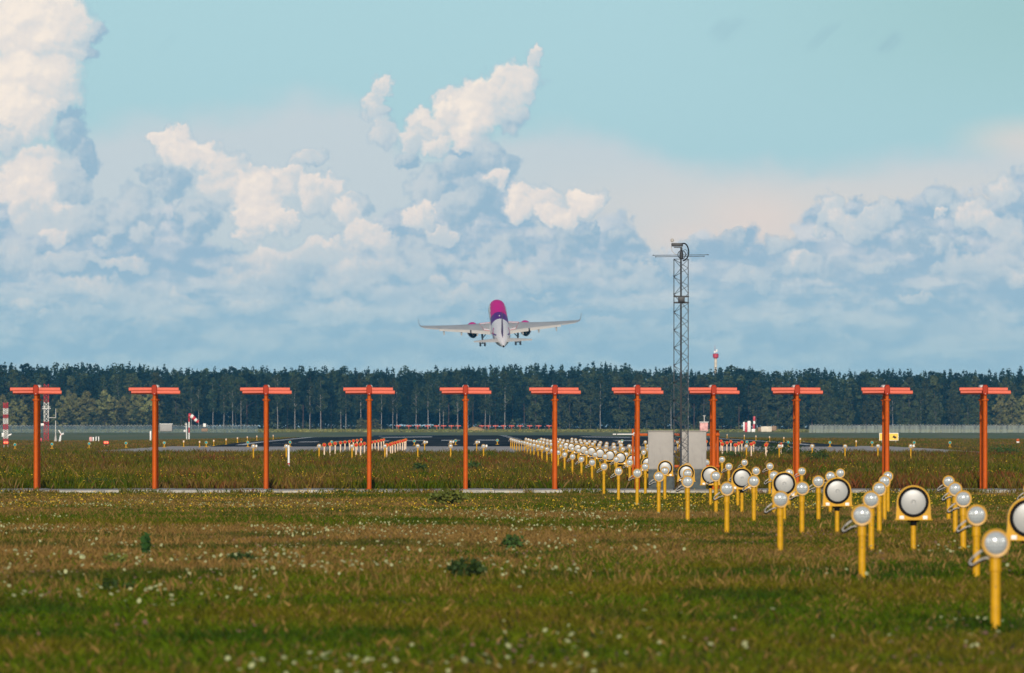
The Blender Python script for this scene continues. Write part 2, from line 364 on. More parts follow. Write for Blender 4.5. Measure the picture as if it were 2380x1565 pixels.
# ------------------------------------------------------------------ materials
def mat(name, c, rough=.5, metal=0.0, var=0.12, vs=8.0, dirt=None, bump=0.0, bs=40.0, coat=0.0, emit=None, es=0.0, spec=None):
    m = bpy.data.materials.new(name); m.use_nodes = True; t = NT(m.node_tree); b = m.node_tree.nodes['Principled BSDF']
    tcn = t.n('ShaderNodeTexCoord'); ob = tcn.outputs['Object']
    c = tuple(c[:3]) + (1,)
    n1 = t.noise(ob, vs, 5, .6)
    cc = t.mix(t.rng(n1, .3, .7), tuple(x * (1 - var) for x in c[:3]) + (1,), tuple(min(1, x * (1 + var)) for x in c[:3]) + (1,))
    if dirt:
        n2 = t.noise(t.vmath('MULTIPLY', ob, (1, 1, .25)), vs * 2.2, 7, .68)
        cc = t.mix(t.math('MULTIPLY', t.rng(n2, .54, .72), dirt[3]), cc, tuple(dirt[:3]) + (1,))
    t.put(b.inputs['Base Color'], cc)
    t.put(b.inputs['Roughness'], t.rng(n1, .2, .8, max(0, rough - .08), min(1, rough + .08)))
    b.inputs['Metallic'].default_value = metal
    if spec is not None: b.inputs['Specular IOR Level'].default_value = spec
    if coat: b.inputs['Coat Weight'].default_value = coat
    if bump:
        bn = t.n('ShaderNodeBump'); bn.inputs['Strength'].default_value = bump; bn.inputs['Distance'].default_value = .01
        t.put(bn.inputs['Height'], t.noise(ob, bs, 4, .6)); t.put(b.inputs['Normal'], bn.outputs[0])
    if emit: b.inputs['Emission Color'].default_value = tuple(emit) + (1,); b.inputs['Emission Strength'].default_value = es
    return m
M = {}
M['orange'] = mat('orange_paint', (.47, .080, .002), .5, 0, .10, 5, (.30, .04, .004, .85), spec=.2)
M['head'] = mat('red_orange_paint', (.33, .024, .003), .55, 0, .22, 40, (.16, .015, .003, .6), spec=.2)
M['salmon'] = mat('salmon_radome', (.70, .145, .09), .5, 0, .05, 9, (.45, .09, .05, .4), spec=.25)
M['pale'] = mat('pale_housing', (.62, .55, .52), .6, 0, .1, 8)
M['yellow'] = mat('yellow_paint', (.56, .295, .003), .45, 0, .10, 9, (.26, .11, .01, .5), spec=.25)
M['yellow2'] = mat('golden_rim_paint', (.52, .27, .01), .4, 0, .08, 9, (.34, .2, .08, .4), spec=.3)
M['cream'] = mat('cream_post_paint', (.78, .58, .42), .55, 0, .08, 9, (.5, .3, .2, .3))
M['black'] = mat('black_rubber', (.006, .006, .007), .6, 0, .2, 20, spec=.05)
M['cable'] = mat('grey_cable', (.42, .40, .37), .5, 0, .2, 30)
M['dark'] = mat('dark_equipment', (.022, .026, .034), .55, 0, .3, 12)
M['galv'] = mat('galvanised_steel', (.085, .10, .12), .5, .2, .25, 14, (.1, .1, .1, .4))
M['white'] = mat('white_paint', (.78, .77, .74), .45, 0, .06, 9)
M['red'] = mat('red_paint', (.50, .025, .04), .5, 0, .12, 9)
M['cab'] = mat('grey_cabinet_paint', (.345, .33, .31), .6, 0, .06, 3, (.24, .23, .22, .6), spec=.2)
M['plinth'] = mat('dark_plinth', (.06, .075, .075), .8, 0, .3, 6)
M['conc'] = mat('concrete', (.41, .39, .34), .9, 0, .25, 1.6, (.16, .15, .11, .9), .4, 6)
M['teal'] = mat('teal_glass', (.0, .28, .31), .15, 0, .05, 9, coat=.6)
M['redlens'] = mat('red_glass', (.50, .001, .001), .35, 0, .05, 9, spec=.3)
M['hub'] = mat('brown_box', (.25, .16, .09), .7, 0, .2, 9)
M['ochre'] = mat('ochre_sand', (.46, .30, .11), .9, 0, .2, 2)
M['rubber'] = mat('tyre_rubber', (.015, .016, .018), .7, 0, .2, 9)
M['steel'] = mat('gear_steel', (.03, .035, .04), .5, .3, .2, 9)
def lens_mat(name, c, rough, metal, sc, bs=.5):
    m = bpy.data.materials.new(name); m.use_nodes = True; t = NT(m.node_tree); b = m.node_tree.nodes['Principled BSDF']
    ob = t.n('ShaderNodeTexCoord').outputs['Object']
    b.inputs['Base Color'].default_value = tuple(c) + (1,); b.inputs['Metallic'].default_value = metal
    b.inputs['Coat Weight'].default_value = .9 if metal else .4; b.inputs['Coat Roughness'].default_value = .15 if metal else .35
    sx = t.n('ShaderNodeSeparateXYZ'); t.put(sx.inputs[0], ob)
    h = t.math('ADD', t.math('SINE', t.math('MULTIPLY', sx.outputs[0], sc)), t.math('MULTIPLY', t.math('SINE', t.math('MULTIPLY', sx.outputs[2], sc * .45)), .5))
    bn = t.n('ShaderNodeBump'); bn.inputs['Strength'].default_value = bs; bn.inputs['Distance'].default_value = .004
    t.put(bn.inputs['Height'], h); t.put(b.inputs['Normal'], bn.outputs[0]); b.inputs['Roughness'].default_value = rough
    return m
M['lens'] = lens_mat('ribbed_clear_glass', (.40, .44, .46), .26, .1, 420, .45)
M['flens'] = lens_mat('milky_round_glass', (.32, .33, .325), .38, .0, 900, .05)

# ------------------------------------------------------------------ terrain
KY = np.array([-300, 0, 60, 90, 120, 150, 180, 210, 240, 270, 300, 330, 420, 900, 1500, 1560, 2000, 2800, 3080, 3700, 9000.])
KH = np.array([1.62, 1.62, 1.62, 1.64, 1.65, 1.69, 1.75, 1.83, 1.91, 1.98, 2.04, 2.07, 2.02, 2.02, 1.98, 2.06, 3.1, 3.4, 2.35, 2.1, 2.1])
def sst(x, a, b):
    t = np.clip((x - a) / (b - a), 0, 1); return t * t * (3 - 2 * t)
def H(x, y):
    x = np.asarray(x, float); y = np.asarray(y, float)
    h = -np.interp(y, KY, KH) + 2.0
    far = sst(y, 930, 1100) * (1 - sst(y, 1900, 2400))
    h = h + .36 * np.exp(-((x - 6) / 24.) ** 2) * far
    h = h - .30 * sst(-x, 20, 48) * sst(y, 760, 1000) * (1 - sst(y, 1900, 2600))
    h = h - .10 * sst(x, 45, 75) * sst(y, 760, 1000) * (1 - sst(y, 1900, 2600))
    return h
def G(x, y): return float(H(x, y))
def at(px, z): return (px - HX) / FP * z                 # lateral metres of a bearing at a distance
def up(py, z): return 2.0 + (HY - py) / FP * z           # height of a bearing at a distance
def spot(px, z): X = at(px, z); return (X, z, G(X, z))

def grid_mesh(name, xs, ys, zf, mats, dz=0.0):
    X, Y = np.meshgrid(xs, ys); Z = zf(X, Y) + dz
    v = np.stack([X, Y, Z], -1).reshape(-1, 3); nx = len(xs); ny = len(ys)
    i = np.arange(nx - 1)[None, :] + nx * np.arange(ny - 1)[:, None]
    f = np.stack([i, i + 1, i + nx + 1, i + nx], -1).reshape(-1, 4)
    me = bpy.data.meshes.new(name); me.from_pydata(v.tolist(), [], f.tolist()); me.materials.append(mats); me.shade_smooth(); return me
xs = np.concatenate([np.linspace(-2500, -200, 12), np.linspace(-150, -62, 12), np.linspace(-60, 70, 66), np.linspace(75, 170, 12), np.linspace(220, 2500, 12)])
ys = np.concatenate([np.linspace(-200, 60, 8), np.linspace(70, 450, 60), np.linspace(460, 1600, 90), np.linspace(1620, 3800, 80), np.linspace(3900, 6400, 10)])
gm = bpy.data.materials.new('meadow_soil'); gm.use_nodes = True; t = NT(gm.node_tree); b = gm.node_tree.nodes['Principled BSDF']
po = t.n('ShaderNodeNewGeometry').outputs['Position']; sp = t.n('ShaderNodeSeparateXYZ'); t.put(sp.inputs[0], po)
n1 = t.noise(po, .12, 6, .6); n2 = t.noise(po, 1.3, 6, .65); n3 = t.noise(t.vmath('MULTIPLY', po, (1, .1, 1)), .06, 5, .6)
c = t.mix(t.rng(n1, .38, .62), (.030, .036, .008, 1), (.060, .048, .016, 1))
c = t.mix(t.rng(n2, .35, .7), c, (.045, .052, .010, 1))
farc = t.mix(t.rng(n3, .35, .65), (.13, .17, .06, 1), (.20, .20, .09, 1))
farc = t.mix(t.rng(t.math('ADD', sp.outputs[1], t.math('MULTIPLY', n1, 60)), 3050, 3250), farc, (.33, .30, .10, 1))
c = t.mix(t.rng(t.math('ADD', sp.outputs[1], t.math('MULTIPLY', n1, 120)), 1430, 1700), c, farc)
t.put(b.inputs['Base Color'], c); b.inputs['Roughness'].default_value = .95; b.inputs['Specular IOR Level'].default_value = .1
tag(put('ground', grid_mesh('ground', xs, ys, H, gm), None), kind='structure')

# pavement before the runway, the runway and its paint: sheets 4 mm apart (more where the ground is coarse)
pm = mat('weathered_asphalt', (.44, .40, .37), .9, 0, .08, .15, (.34, .31, .29, .5), .3, 8)
rm = bpy.data.materials.new('runway_mirage_asphalt'); rm.use_nodes = True; t = NT(rm.node_tree); b = rm.node_tree.nodes['Principled BSDF']
po = t.n('ShaderNodeNewGeometry').outputs['Position']
nn = t.noise(t.vmath('MULTIPLY', po, (1, .05, 1)), .25, 6, .6)
t.put(b.inputs['Base Color'], t.mix(t.rng(nn, .3, .7), (.022, .036, .045, 1), (.065, .078, .086, 1))); b.inputs['Roughness'].default_value = .55  # dark blue tone is the forest's mirage, painted into the asphalt colour
b.inputs['Specular IOR Level'].default_value = .0
def sheet(name, x0, x1, y0, y1, m, dz, nx=30, ny=60, edge=None):
    xs_ = np.linspace(x0, x1, nx); ys_ = np.linspace(y0, y1, ny)
    me = grid_mesh(name, xs_, ys_, H, m, dz)
    if edge:
        for v in me.vertices:
            v.co.x = edge(v.co.x, v.co.y, x0, x1); v.co.z = G(v.co.x, v.co.y) + dz
    return put(name, me, None)
def pav_edge(x, y, x0, x1):
    k = (y - 752) / (985 - 752)
    a = -24.5 - 1.5 * math.sin(k * 3) + 1.6 * math.sin(y * .21) * (1 - k) ; bb = 36.0 + 1.2 * math.sin(k * 2.3)
    return a + (bb - a) * (x - x0) / (x1 - x0)
tag(sheet('pavement', 0, 1, 752, 985, pm, .06, 60, 60, pav_edge), kind='structure')
tag(sheet('runway', -21, 34, 962, 2900, rm, .075, 40, 160), kind='structure')
wp = mat('white_marking', (.55, .57, .57), .8, 0, .25, .6, (.12, .13, .13, .8))
k = 0
mk = MB()
def strip(x0, x1, y0, y1):
    n = max(2, int((y1 - y0) / 8))
    for i in range(n):
        a, b_ = y0 + (y1 - y0) * i / n, y0 + (y1 - y0) * (i + 1) / n
        mk.add([(x0, a, G(x0, a) + .095), (x1, a, G(x1, a) + .095), (x1, b_, G(x1, b_) + .095), (x0, b_, G(x0, b_) + .095)], [(0, 1, 2, 3)])
for side in (-1, 1):
    for j in range(6):
        xc = 6 + side * (3.2 + j * 3.4); strip(xc - .9, xc + .9, 1075, 1105)
strip(-19.5, -18.6, 1000, 2850); strip(30.7, 31.6, 1000, 2850)
for side in (-1, 1): strip(6 + side * 12 - 3, 6 + side * 12 + 3, 1340, 1400)
strip(-17, 28, 1045, 1047.5)
for y in range(1120, 2800, 60): strip(5.6, 6.4, y, y + 30)
tag(put('runway_marking', mk, wp), kind='structure')
# concrete slab under the antenna row
sl = MB(); n = 64
for i in range(n):
    x0 = -26 + 62 * i / n; x1 = -26 + 62 * (i + 1) / n - .012
    j = random.uniform(-.012, .012)
    sl.box(((x0 + x1) / 2, 343.6, -.155 + j), (x1 - x0, 9.2, .34), 0, .012)
tag(put('concrete_strip', sl, M['conc']), kind='structure')
SLAB = -0.0

# ------------------------------------------------------------------ localiser antennas: a row of eleven orange masts
def make_antenna():
    r = thing('localizer_antenna', 'x', 'antenna', group='orange antennas in a row on the concrete strip')
    for yy in (0.0, 2.1):
        p = MB(); p.tube((0, yy, -.02), (0, yy, 2.72), .068, .066, 20); p.tube((0, yy, 2.72), (0, yy, 2.92), .052, .052, 16)
        p.lathe([(.09, 0), (.13, 0), (.13, .012), (.09, .03)], (0, yy, -.002), n=16)
        po = put('pole', p, M['orange'], r)
        f = MB(); f.lathe([(.06, -.018), (.112, -.018), (.112, .018), (.06, .018)], (0, yy, 2.72), n=20)
        for k in range(4):
            a = math.pi / 4 + k * math.pi / 2; f.tube((.098 * math.cos(a), yy + .098 * math.sin(a), 2.69), (.098 * math.cos(a), yy + .098 * math.sin(a), 2.755), .010, n=6)
        put('flange', f, M['orange'], po)
    # housing, rounded octagon end towards us
    def ring(y, w, h, zc, e=.55):
        w2, h2 = w / 2, h / 2
        pts = [(-w2, -h2 * e), (-w2 * .55, -h2), (w2 * .55, -h2), (w2, -h2 * e), (w2, h2 * .62), (w2 * .6, h2), (-w2 * .6, h2), (-w2, h2 * .62)]
        return [(x, y, zc + z) for x, z in pts]
    hb = MB(); hb.loft([ring(-.12, .135, .27, 3.02), ring(-.10, .165, .31, 3.02), ring(.16, .165, .31, 3.02), ring(.18, .135, .26, 3.02)])
    hd = put('front_housing', hb, M['head'], r)
    b_ = MB(); b_.tube((0, -.118, 2.905), (0, -.126, 2.905), .008, n=8); put('bolt', b_, M['white'], hd)
    bm_ = MB(); bm_.loft([ring(.18, .12, .20, 3.0), ring(2.3, .12, .20, 3.0)]); put('boom', bm_, M['head'], r)
    rh = MB(); rh.loft([ring(1.45, .14, .12, 3.09, .9), ring(1.5, .20, .18, 3.09, .9), ring(2.35, .20, .18, 3.09, .9), ring(2.4, .14, .12, 3.09, .9)]); put('rear_housing', rh, M['pale'], r)
    for i, (y, hl) in enumerate([(.03, .775), (.62, .715), (1.15, .66), (1.75, .60)]):
        for sd in (-1, 1):
            z = 3.045 if (sd < 0) == (i % 2 == 0) else 2.952
            d = MB(); d.tube((sd * .05, y, z), (sd * hl, y, z - .004), .056, .056, 18)
            d.lathe([(.047, 0), (.053, .004), (.0, .008)], (sd * hl, y, z - .004), (sd, 0, 0), 18)
            put('dipole_tube', d, M['salmon'], r)
    return r
AX = [83.5, 359, 618, 858, 1082, 1290, 1482, 1659, 1853, 2062, 2290]
ant = Proto(make_antenna())
for i, px in enumerate(AX):
    lab = 'orange antenna mast with four pink tubes, %s from the left in the row' % nth(i, 'first')
    if i == len(AX) - 1: lab = 'orange antenna mast with four pink tubes, rightmost of the row'
    o = ant.place((at(px, 344.5), 344.5, 0.0), lab, rz=R(random.uniform(-.25, .25)))

# equipment rack with cabinets between the seventh and eighth antennas
ZC = 347.9
fr = thing('cabinet_rack', 'orange steel frame of two rails and posts behind the grey cabinets', 'rack', (at(1573, ZC + .4), ZC + .4, 0))
for z in (1.665, .70):
    m_ = MB(); m_.box((0, 0, z), (2.62, .07, .075), 0, .006); put('rail', m_, M['orange'], fr)
for x in (-1.25, 1.25):
    m_ = MB(); m_.tube((x, .09, -.05), (x, .09, 1.8), .045, n=14); put('post', m_, M['orange'], fr)
def cabinet(px, lab):
    r = thing('equipment_cabinet', lab, 'cabinet', (at(px, ZC), ZC, 0), 'grey equipment cabinets by the mast')
    m_ = MB(); m_.box((0, 0, .60 + .58), (.80, .40, 1.16), 0, .012); bd = put('cabinet_body', m_, M['cab'], r)
    m_ = MB(); m_.box((0, -.01, 1.775), (.835, .46, .028), 0, .006); put('roof_lip', m_, M['cab'], bd)
    m_ = MB(); m_.box((0, -.212, 1.17), (.76, .02, 1.10), 0, .004); m_.box((.31, -.232, 1.2), (.02, .02, .12), 0, .003); put('door', m_, M['cab'], bd)
    m_ = MB(); m_.box((0, 0, .295), (.78, .38, .61), 0, .01); put('plinth', m_, M['plinth'], r)
cabinet(1536.5, 'grey equipment cabinet left of the lattice mast, above a dark plinth')
cabinet(1611, 'grey equipment cabinet right of the lattice mast, above a dark plinth')
mo = thing('monitor_antenna', 'thin white horizontal rod antenna with a ball on a short orange post', 'antenna', (at(1471, 372), 372, G(at(1471, 372), 372)))
m_ = MB(); m_.tube((0, 0, -.1), (0, 0, 1.88), .037, n=12); put('post', m_, M['orange'], mo)
m_ = MB(); m_.tube((-.66, -.07, 1.70), (.72, -.07, 1.70), .020, n=10); m_.lathe([(0, -.075), (.04, -.06), (.07, 0), (.04, .06), (0, .075)], (.06, -.07, 1.70), n=16); put('rod', m_, M['white'], mo)
m_ = MB(); m_.tube((-.68, -.07, 1.70), (-.66, -.07, 1.70), .026, n=10); m_.box((-.53, -.075, 1.70), (.03, .05, .05)); put('end_cap', m_, M['black'], mo)

# ------------------------------------------------------------------ lattice mast with camera and crossed rods
ZT = 342.6; sT = FP / ZT
tw = thing('lattice_mast', 'tall slim lattice mast with camera head and crossed rods beside the cabinets', 'mast', (at(1583.3, ZT), ZT, 0))
hw = 16.6 / sT; LH = (1140 - 603) / sT
legs = [(-hw, .18), (hw, .18), (0.0, -.19)]
for i, (x, y) in enumerate(legs):
    m_ = MB(); m_.tube((x, y, -.03), (x, y, LH), .0135 if i < 2 else .016, n=8); put('leg', m_, M['galv'], tw)
br = MB(); nseg = 26
for a, b_ in ((0, 2), (1, 2), (0, 1)):
    (xa, ya), (xb, yb) = legs[a], legs[b_]; ph = 0 if a == 0 else .5
    for kk in range(nseg):
        z0 = LH * (kk + ph * .3) / nseg; z1 = min(LH, LH * (kk + 1 + ph * .3) / nseg)
        p0, p1 = ((xa, ya, z0), (xb, yb, z1)) if kk % 2 == 0 else ((xb, yb, z0), (xa, ya, z1))
        br.tube(p0, p1, .0085, n=6)
        if kk % 2 == 0: br.box((xa, ya - .01, z0 + .02), (.035, .02, .05))
    br.tube((xa, ya, LH), (xb, yb, LH), .008, n=6)
put('bracing', br, M['galv'], tw)
zz = lambda py: (1140 - py) / sT
m_ = MB(); m_.tube((-.012, -.235, -.03), (-.012, -.235, zz(596)), .028, n=12); ip = put('inner_pole', m_, M['dark'], tw)
m_ = MB()
for py in (690, 704.3): m_.box((0, -.21, zz(py)), (.46, .06, .045), 0, .005); m_.box((0, .19, zz(py)), (.46, .05, .045), 0, .005)
put('clamp_bar', m_, M['dark'], tw)
m_ = MB(); m_.box((0, -.27, zz(697)), (.20, .10, .16), 0, .01); put('junction_box', m_, M['dark'], tw)
hd = MB(); hd.tube((0, -.22, zz(604)), (0, -.22, zz(587)), .055, n=14); hd.tube((0, -.22, zz(590)), (0, -.22, zz(577)), .034, n=12)
head = put('head_joint', hd, M['dark'], tw)
m_ = MB(); m_.box((-.125, -.22, zz(570)), (.35, .11, .105), 0, .012); m_.box((-.10, -.22, zz(576)), (.25, .06, .03)); put('camera_housing', m_, M['dark'], tw)
m_ = MB(); m_.lathe([(.0, .058), (.03, .05), (.05, .02), (.05, -.02), (.035, -.03), (.03, -.05)], (-.275, -.22, zz(560)), n=16); put('dome', m_, M['cable'], tw)
cb = [(.01, zz(568.5)), (.09, zz(567)), (.17, zz(572)), (.215, zz(582)), (.215, zz(592)), (.17, zz(601)), (.10, zz(606)), (.04, zz(607))]
def smooth_pts(p, n=5):
    o = []
    for i in range(len(p) - 1):
        p0 = np.array(p[max(i - 1, 0)]); p1 = np.array(p[i]); p2 = np.array(p[i + 1]); p3 = np.array(p[min(i + 2, len(p) - 1)])
        for k in range(n):
            u = k / n; o.append(.5 * ((2 * p1) + (-p0 + p2) * u + (2 * p0 - 5 * p1 + 4 * p2 - p3) * u * u + (-p0 + 3 * p1 - 3 * p2 + p3) * u ** 3))
    o.append(np.array(p[-1])); return o
m_ = MB(); m_.path([(a, -.26, b_) for a, b_ in smooth_pts(cb)], .020, 10)
ring = [(.118 * math.cos(a) + .012, -.27, zz(593) + .118 * math.sin(a)) for a in np.linspace(0, 2 * math.pi, 25)]
m_.path(ring, .011, 8); m_.path([(a * .62 + .1, -.30, (b_ - zz(593)) * .7 + zz(588)) for a, _, b_ in ring], .006, 6)
put('cable_loop', m_, M['black'], tw)
m_ = MB(); m_.path([(a, -.24, b_) for a, b_ in smooth_pts([(-.30, zz(574)), (-.28, zz(584)), (-.18, zz(592)), (-.06, zz(594))])], .007, 6); put('thin_cable', m_, M['cable'], tw)
for y, py, xa, xb in ((-.30, 594.0, 1518, 1645), (-.12, 597.2, 1524, 1636)):
    m_ = MB(); a, b_ = (xa - 1583.3) / sT, (xb - 1583.3) / sT
    m_.tube((a, y, zz(py + .7)), (b_, y, zz(py - .7)), .009, n=8); m_.tube((a - .02, y, zz(py + .7)), (a + .01, y, zz(py + .7)), .017, n=8); m_.tube((b_ - .01, y, zz(py - .7)), (b_ + .02, y, zz(py - .7)), .017, n=8)
    put('cross_rod', m_, M['galv'], tw)

# ------------------------------------------------------------------ approach lamps
LZ = [60, 90, 120, 150, 180, 210, 240, 270, 300, 330, 360, 390, 420, 450, 480, 540, 570, 600, 630, 660, 750, 780, 810, 840, 870, 900]
LD = [.93, .943, .957, .993, 1.028, 1.064, 1.107, 1.18, 1.25, 1.242, 1.225, 1.22, 1.22, 1.216, 1.21, 1.2, 1.19, 1.185, 1.185, 1.197, 1.213, 1.23, 1.236, 1.235, 1.23, 1.22]
def lampz(z): return 2.0 - float(np.interp(z, LZ, LD))
def make_lamp(kind):
    col_ = dict(white=('yellow', 'lens', 'yellow2'), red=('cream', 'redlens', 'yellow2'))[kind]
    r = thing('approach_lamp', 'x', 'lamp', group={'white': 'white approach lamps on yellow posts', 'red': 'red side lamps on pale posts'}[kind])
    rr = .114
    # origin at the lamp centre; shell opens towards -Y
    m_ = MB(); m_.lathe([(rr * .80, -.050), (rr * .985, -.052), (rr * 1.0, -.040), (rr * .99, -.018), (rr * .90, .0), (rr * .62, .06), (rr * .35, .085), (0, .09)], axis=(0, 1, 0), n=28)
    sh = put('lamp_housing', m_, M[col_[2]], r)
    m_ = MB(); m_.lathe([(0, -.078), (rr * .3, -.076), (rr * .55, -.068), (rr * .75, -.056), (rr * .84, -.042)], axis=(0, 1, 0), n=28); put('lens', m_, M[col_[1]], sh)
    m_ = MB(); m_.tube((0, .02, -1.0), (0, .02, -.20), .040, n=16); m_.tube((0, .02, -.215), (0, .02, -.085), .048, .044, n=16); m_.lathe([(.04, -.006), (.052, -.006), (.052, .006), (.04, .006)], (0, .02, -.215), n=16)
    put('post', m_, M[col_[0]], r)
    if kind == 'white':
        m_ = MB(); pts = smooth_pts([(-.07, .05, -.045), (-.13, .04, -.075), (-.185, .02, -.125), (-.205, .0, -.165), (-.175, -.01, -.170), (-.12, .0, -.135), (-.06, .02, -.115), (0, .03, -.11)])
        m_.path(pts, .010, 8); cbl = put('cable_loop', m_, M['cable'], r)
        m_ = MB(); m_.path([p + np.array([-.004, -.004, -.011]) for p in pts[8:30]], .011, 8); put('cable_sleeve', m_, M['black'], cbl)
        m_ = MB(); m_.tube((.0, -.021, -.345), (.0, -.023, -.345), .006, n=8); m_.tube((.012, -.02, -.50), (.012, -.022, -.50), .004, n=6); put('bolt', m_, M['dark'], r)
    return r
WX = [4.266 + 1.205 * k for k in range(5)]
white = Proto(make_lamp('white')); redp = Proto(make_lamp('red'))
def lamp_at(proto, X, z, label, side=False):
    o = proto.place((X, z, lampz(z) + random.uniform(-.008, .008)), label, rz=R(random.uniform(-4, 4)), scale=(1, 1, 1))
    o.rotation_euler.x = R(random.uniform(-1.5, 1.5)); return o
row = 0
for k in range(28):
    z = 90 + 30 * k; row = k
    n = {90: 2, 120: 3, 150: 4, 180: 5}.get(z, 5)
    for j in range(n):
        rowname = ['nearest', 'second nearest', 'third nearest', 'fourth nearest'][k] if k < 4 else '%s nearest' % ORD[k]
        if k == 27: rowname = 'farthest'
        lamp_at(white, WX[j] + random.uniform(-.012, .012), z, 'white lamp on yellow post, %s from left in the %s lamp row' % (nth(j, 'first'), rowname))
sm = MB(); sm.path([(0, .02, -.10), (.10, .02, -.12), (.155, .02, -.11), (.16, .02, -.04)], .014, 8); sm_arm = sm.mesh('side_arm', M['yellow'])
sc_ = MB(); sc_.lathe([(.045, -.05), (.05, -.03), (.05, .05), (.03, .08), (0, .085)], (.16, .02, .0), n=14); sc_top = sc_.mesh('side_beacon', M['white'])
def add_side(o):
    a = put('side_arm', sm_arm, None, o); b_ = put('side_beacon', sc_top, None, o)
c1 = [(i, 589 + 76.4 * i) for i in range(21)]
n1_ = 0
for i, px in c1:
    if 1170 < px < 1500: continue
    side = 'left' if px < 1300 else 'right'; idx = i if px < 1300 else i - 12
    o = lamp_at(white, at(px, 600), 600, 'white lamp, %s from left in the %s half of the long near crossbar' % (nth(idx, 'first'), side))
    if i in (0, 7, 16, 20): add_side(o)
for i, px in enumerate((987, 1048, 1108, 1440, 1500, 1563, 1575)):
    side = 'left' if i < 3 else 'right'; idx = i if i < 3 else i - 3
    o = lamp_at(white, at(px, 750), 750, 'small white lamp, %s from left in the %s half of the far crossbar' % (nth(idx, 'first'), side))
    if i < 4: add_side(o)
for gi, (nm, X3) in enumerate((('left', (-7.35, -5.58, -3.88)), ('right', (15.4, 17.1, 18.8)))):
    for ci, X in enumerate(X3):
        for k in range(9):
            z = 630 + 30 * k
            o = lamp_at(redp, X + random.uniform(-.03, .03), z, 'red lamp on pale post, %s nearest in the %s line of the %s red group' % (nth(k, 'very'), ['left', 'middle', 'right'][ci], nm))

def make_flasher():
    r = thing('flash_lamp', 'x', 'flasher', group='large round flash lamps in arched yellow housings')
    w, lr = .222, .205
    out_ = [(-w - .018, -.238), (-w - .012, -.215)]
    for a in np.linspace(math.pi, 0, 25): out_.append((w * math.cos(a) * (1.0), w * math.sin(a) + .0))
    out_ += [(w + .012, -.215), (w + .018, -.238)]
    m_ = MB(); m_.prism(out_, -.05, .16); m_.box((0, -.075, -.232), (.50, .07, .014), 0, .003)
    hs = put('housing', m_, M['yellow'], r)
    m_ = MB(); m_.lathe([(.160, -.052), (.166, -.068), (.196, -.068), (.203, -.055), (.203, -.048)], (0, 0, 0), (0, 1, 0), 40); put('lens_seal', m_, M['black'], hs)
    m_ = MB(); m_.lathe([(0, -.074), (.018, -.074), (.022, -.066), (.030, -.0665), (.034, -.070), (.10, -.067), (.15, -.061), (.172, -.055)], (0, 0, 0), (0, 1, 0), 40); put('lens', m_, M['flens'], hs)
    for x in (-.155, .155):
        m_ = MB(); m_.box((x, -.056, -.205), (.062, .02, .048), 0, .004); put('latch', m_, M['white'], hs)
    m_ = MB(); m_.tube((0, .03, -1.2), (0, .03, -.30), .036, n=16); m_.lathe([(.03, -.004), (.039, -.004), (.039, .004), (.03, .004)], (0, .03, -.42), n=14); pst = put('post', m_, M['yellow'], r)
    m_ = MB(); m_.tube((0, .03, -.31), (0, .03, -.262), .042, n=14); m_.box((0, .03, -.252), (.15, .10, .022), 0, .003); put('clamp', m_, M['black'], r)
    return r
fl = Proto(make_flasher())
for k in range(18):
    z = 120 + 30 * k; X = 6.04
    lab = 'large round lamp in arched yellow housing, %s in its line' % ('nearest' if k == 0 else ('farthest' if k == 17 else nth(k) + ' nearest'))
    o = fl.place((X + random.uniform(-.02, .02), z + .6, lampz(z) - .045), lab, rz=R(random.uniform(-3, 3)))

# teal lamps along the runway end
def make_teal():
    r = thing('runway_end_lamp', 'x', 'lamp', group='teal lamps along the end of the runway')
    m_ = MB(); m_.lathe([(0, -.02), (.17, -.02), (.17, .02), (.06, .05), (.045, .07)], (0, 0, .0), n=16); m_.tube((0, 0, .02), (0, 0, .24), .04, n=10); put('foot', m_, M['yellow'], r)
    m_ = MB(); m_.lathe([(.10, -.05), (.135, -.05), (.135, 0), (.10, .05), (0, .1)], (0, 0, .36), (0, 1, 0), 18); put('lamp_ring', m_, M['yellow2'], r)
    m_ = MB(); m_.lathe([(0, -.10), (.05, -.09), (.10, -.06), (.112, -.05)], (0, 0, .36), (0, 1, 0), 18); put('lens', m_, M['teal'], r)
    return r
te = Proto(make_teal())
TL = [35, 121, 207.5, 293, 382, 479.5, 576, 674, 771, 963, 1059, 1156, 1252, 1349, 1446, 1736, 1832, 1929, 2027, 2125, 2208]
for i, px in enumerate(TL):
    z = 945 + 50 * math.exp(-((px - 1240) / 500) ** 2)
    X, _, g = spot(px, z); te.place((X, z, g + .08), 'teal lamp on a yellow foot, %s from left along the runway end' % nth(i, 'first'), scale=(1.0,) * 3)
# stemmed edge lights
def make_edge():
    r = thing('edge_light', 'x', 'lamp', group='small pale edge lights on yellow stems')
    m_ = MB(); m_.lathe([(0, 0), (.14, 0), (.14, .03), (.05, .08), (.04, .10), (.04, .38), (.07, .40), (.07, .46)], n=14); put('stem', m_, M['yellow'], r)
    m_ = MB(); m_.lathe([(.065, .46), (.08, .52), (.075, .60), (.04, .66), (0, .67)], n=14); put('globe', m_, M['cream'], r)
    return r
ed = Proto(make_edge())
for i, (px, z) in enumerate([(427, 960), (464, 940), (497, 985), (525.5, 1030), (552, 1100), (575, 1180), (597, 1250), (635, 1300), (1730, 1300), (1757, 1240), (1788.6, 1180), (1822, 1110), (1860, 1050), (1690, 1400), (1990, 965)]):
    X, _, g = spot(px, z); ed.place((X, z, g + .07), 'small pale light on a yellow stem beside the dark runway, %s from left' % nth(i, 'first'), scale=(.85, .85, .8))
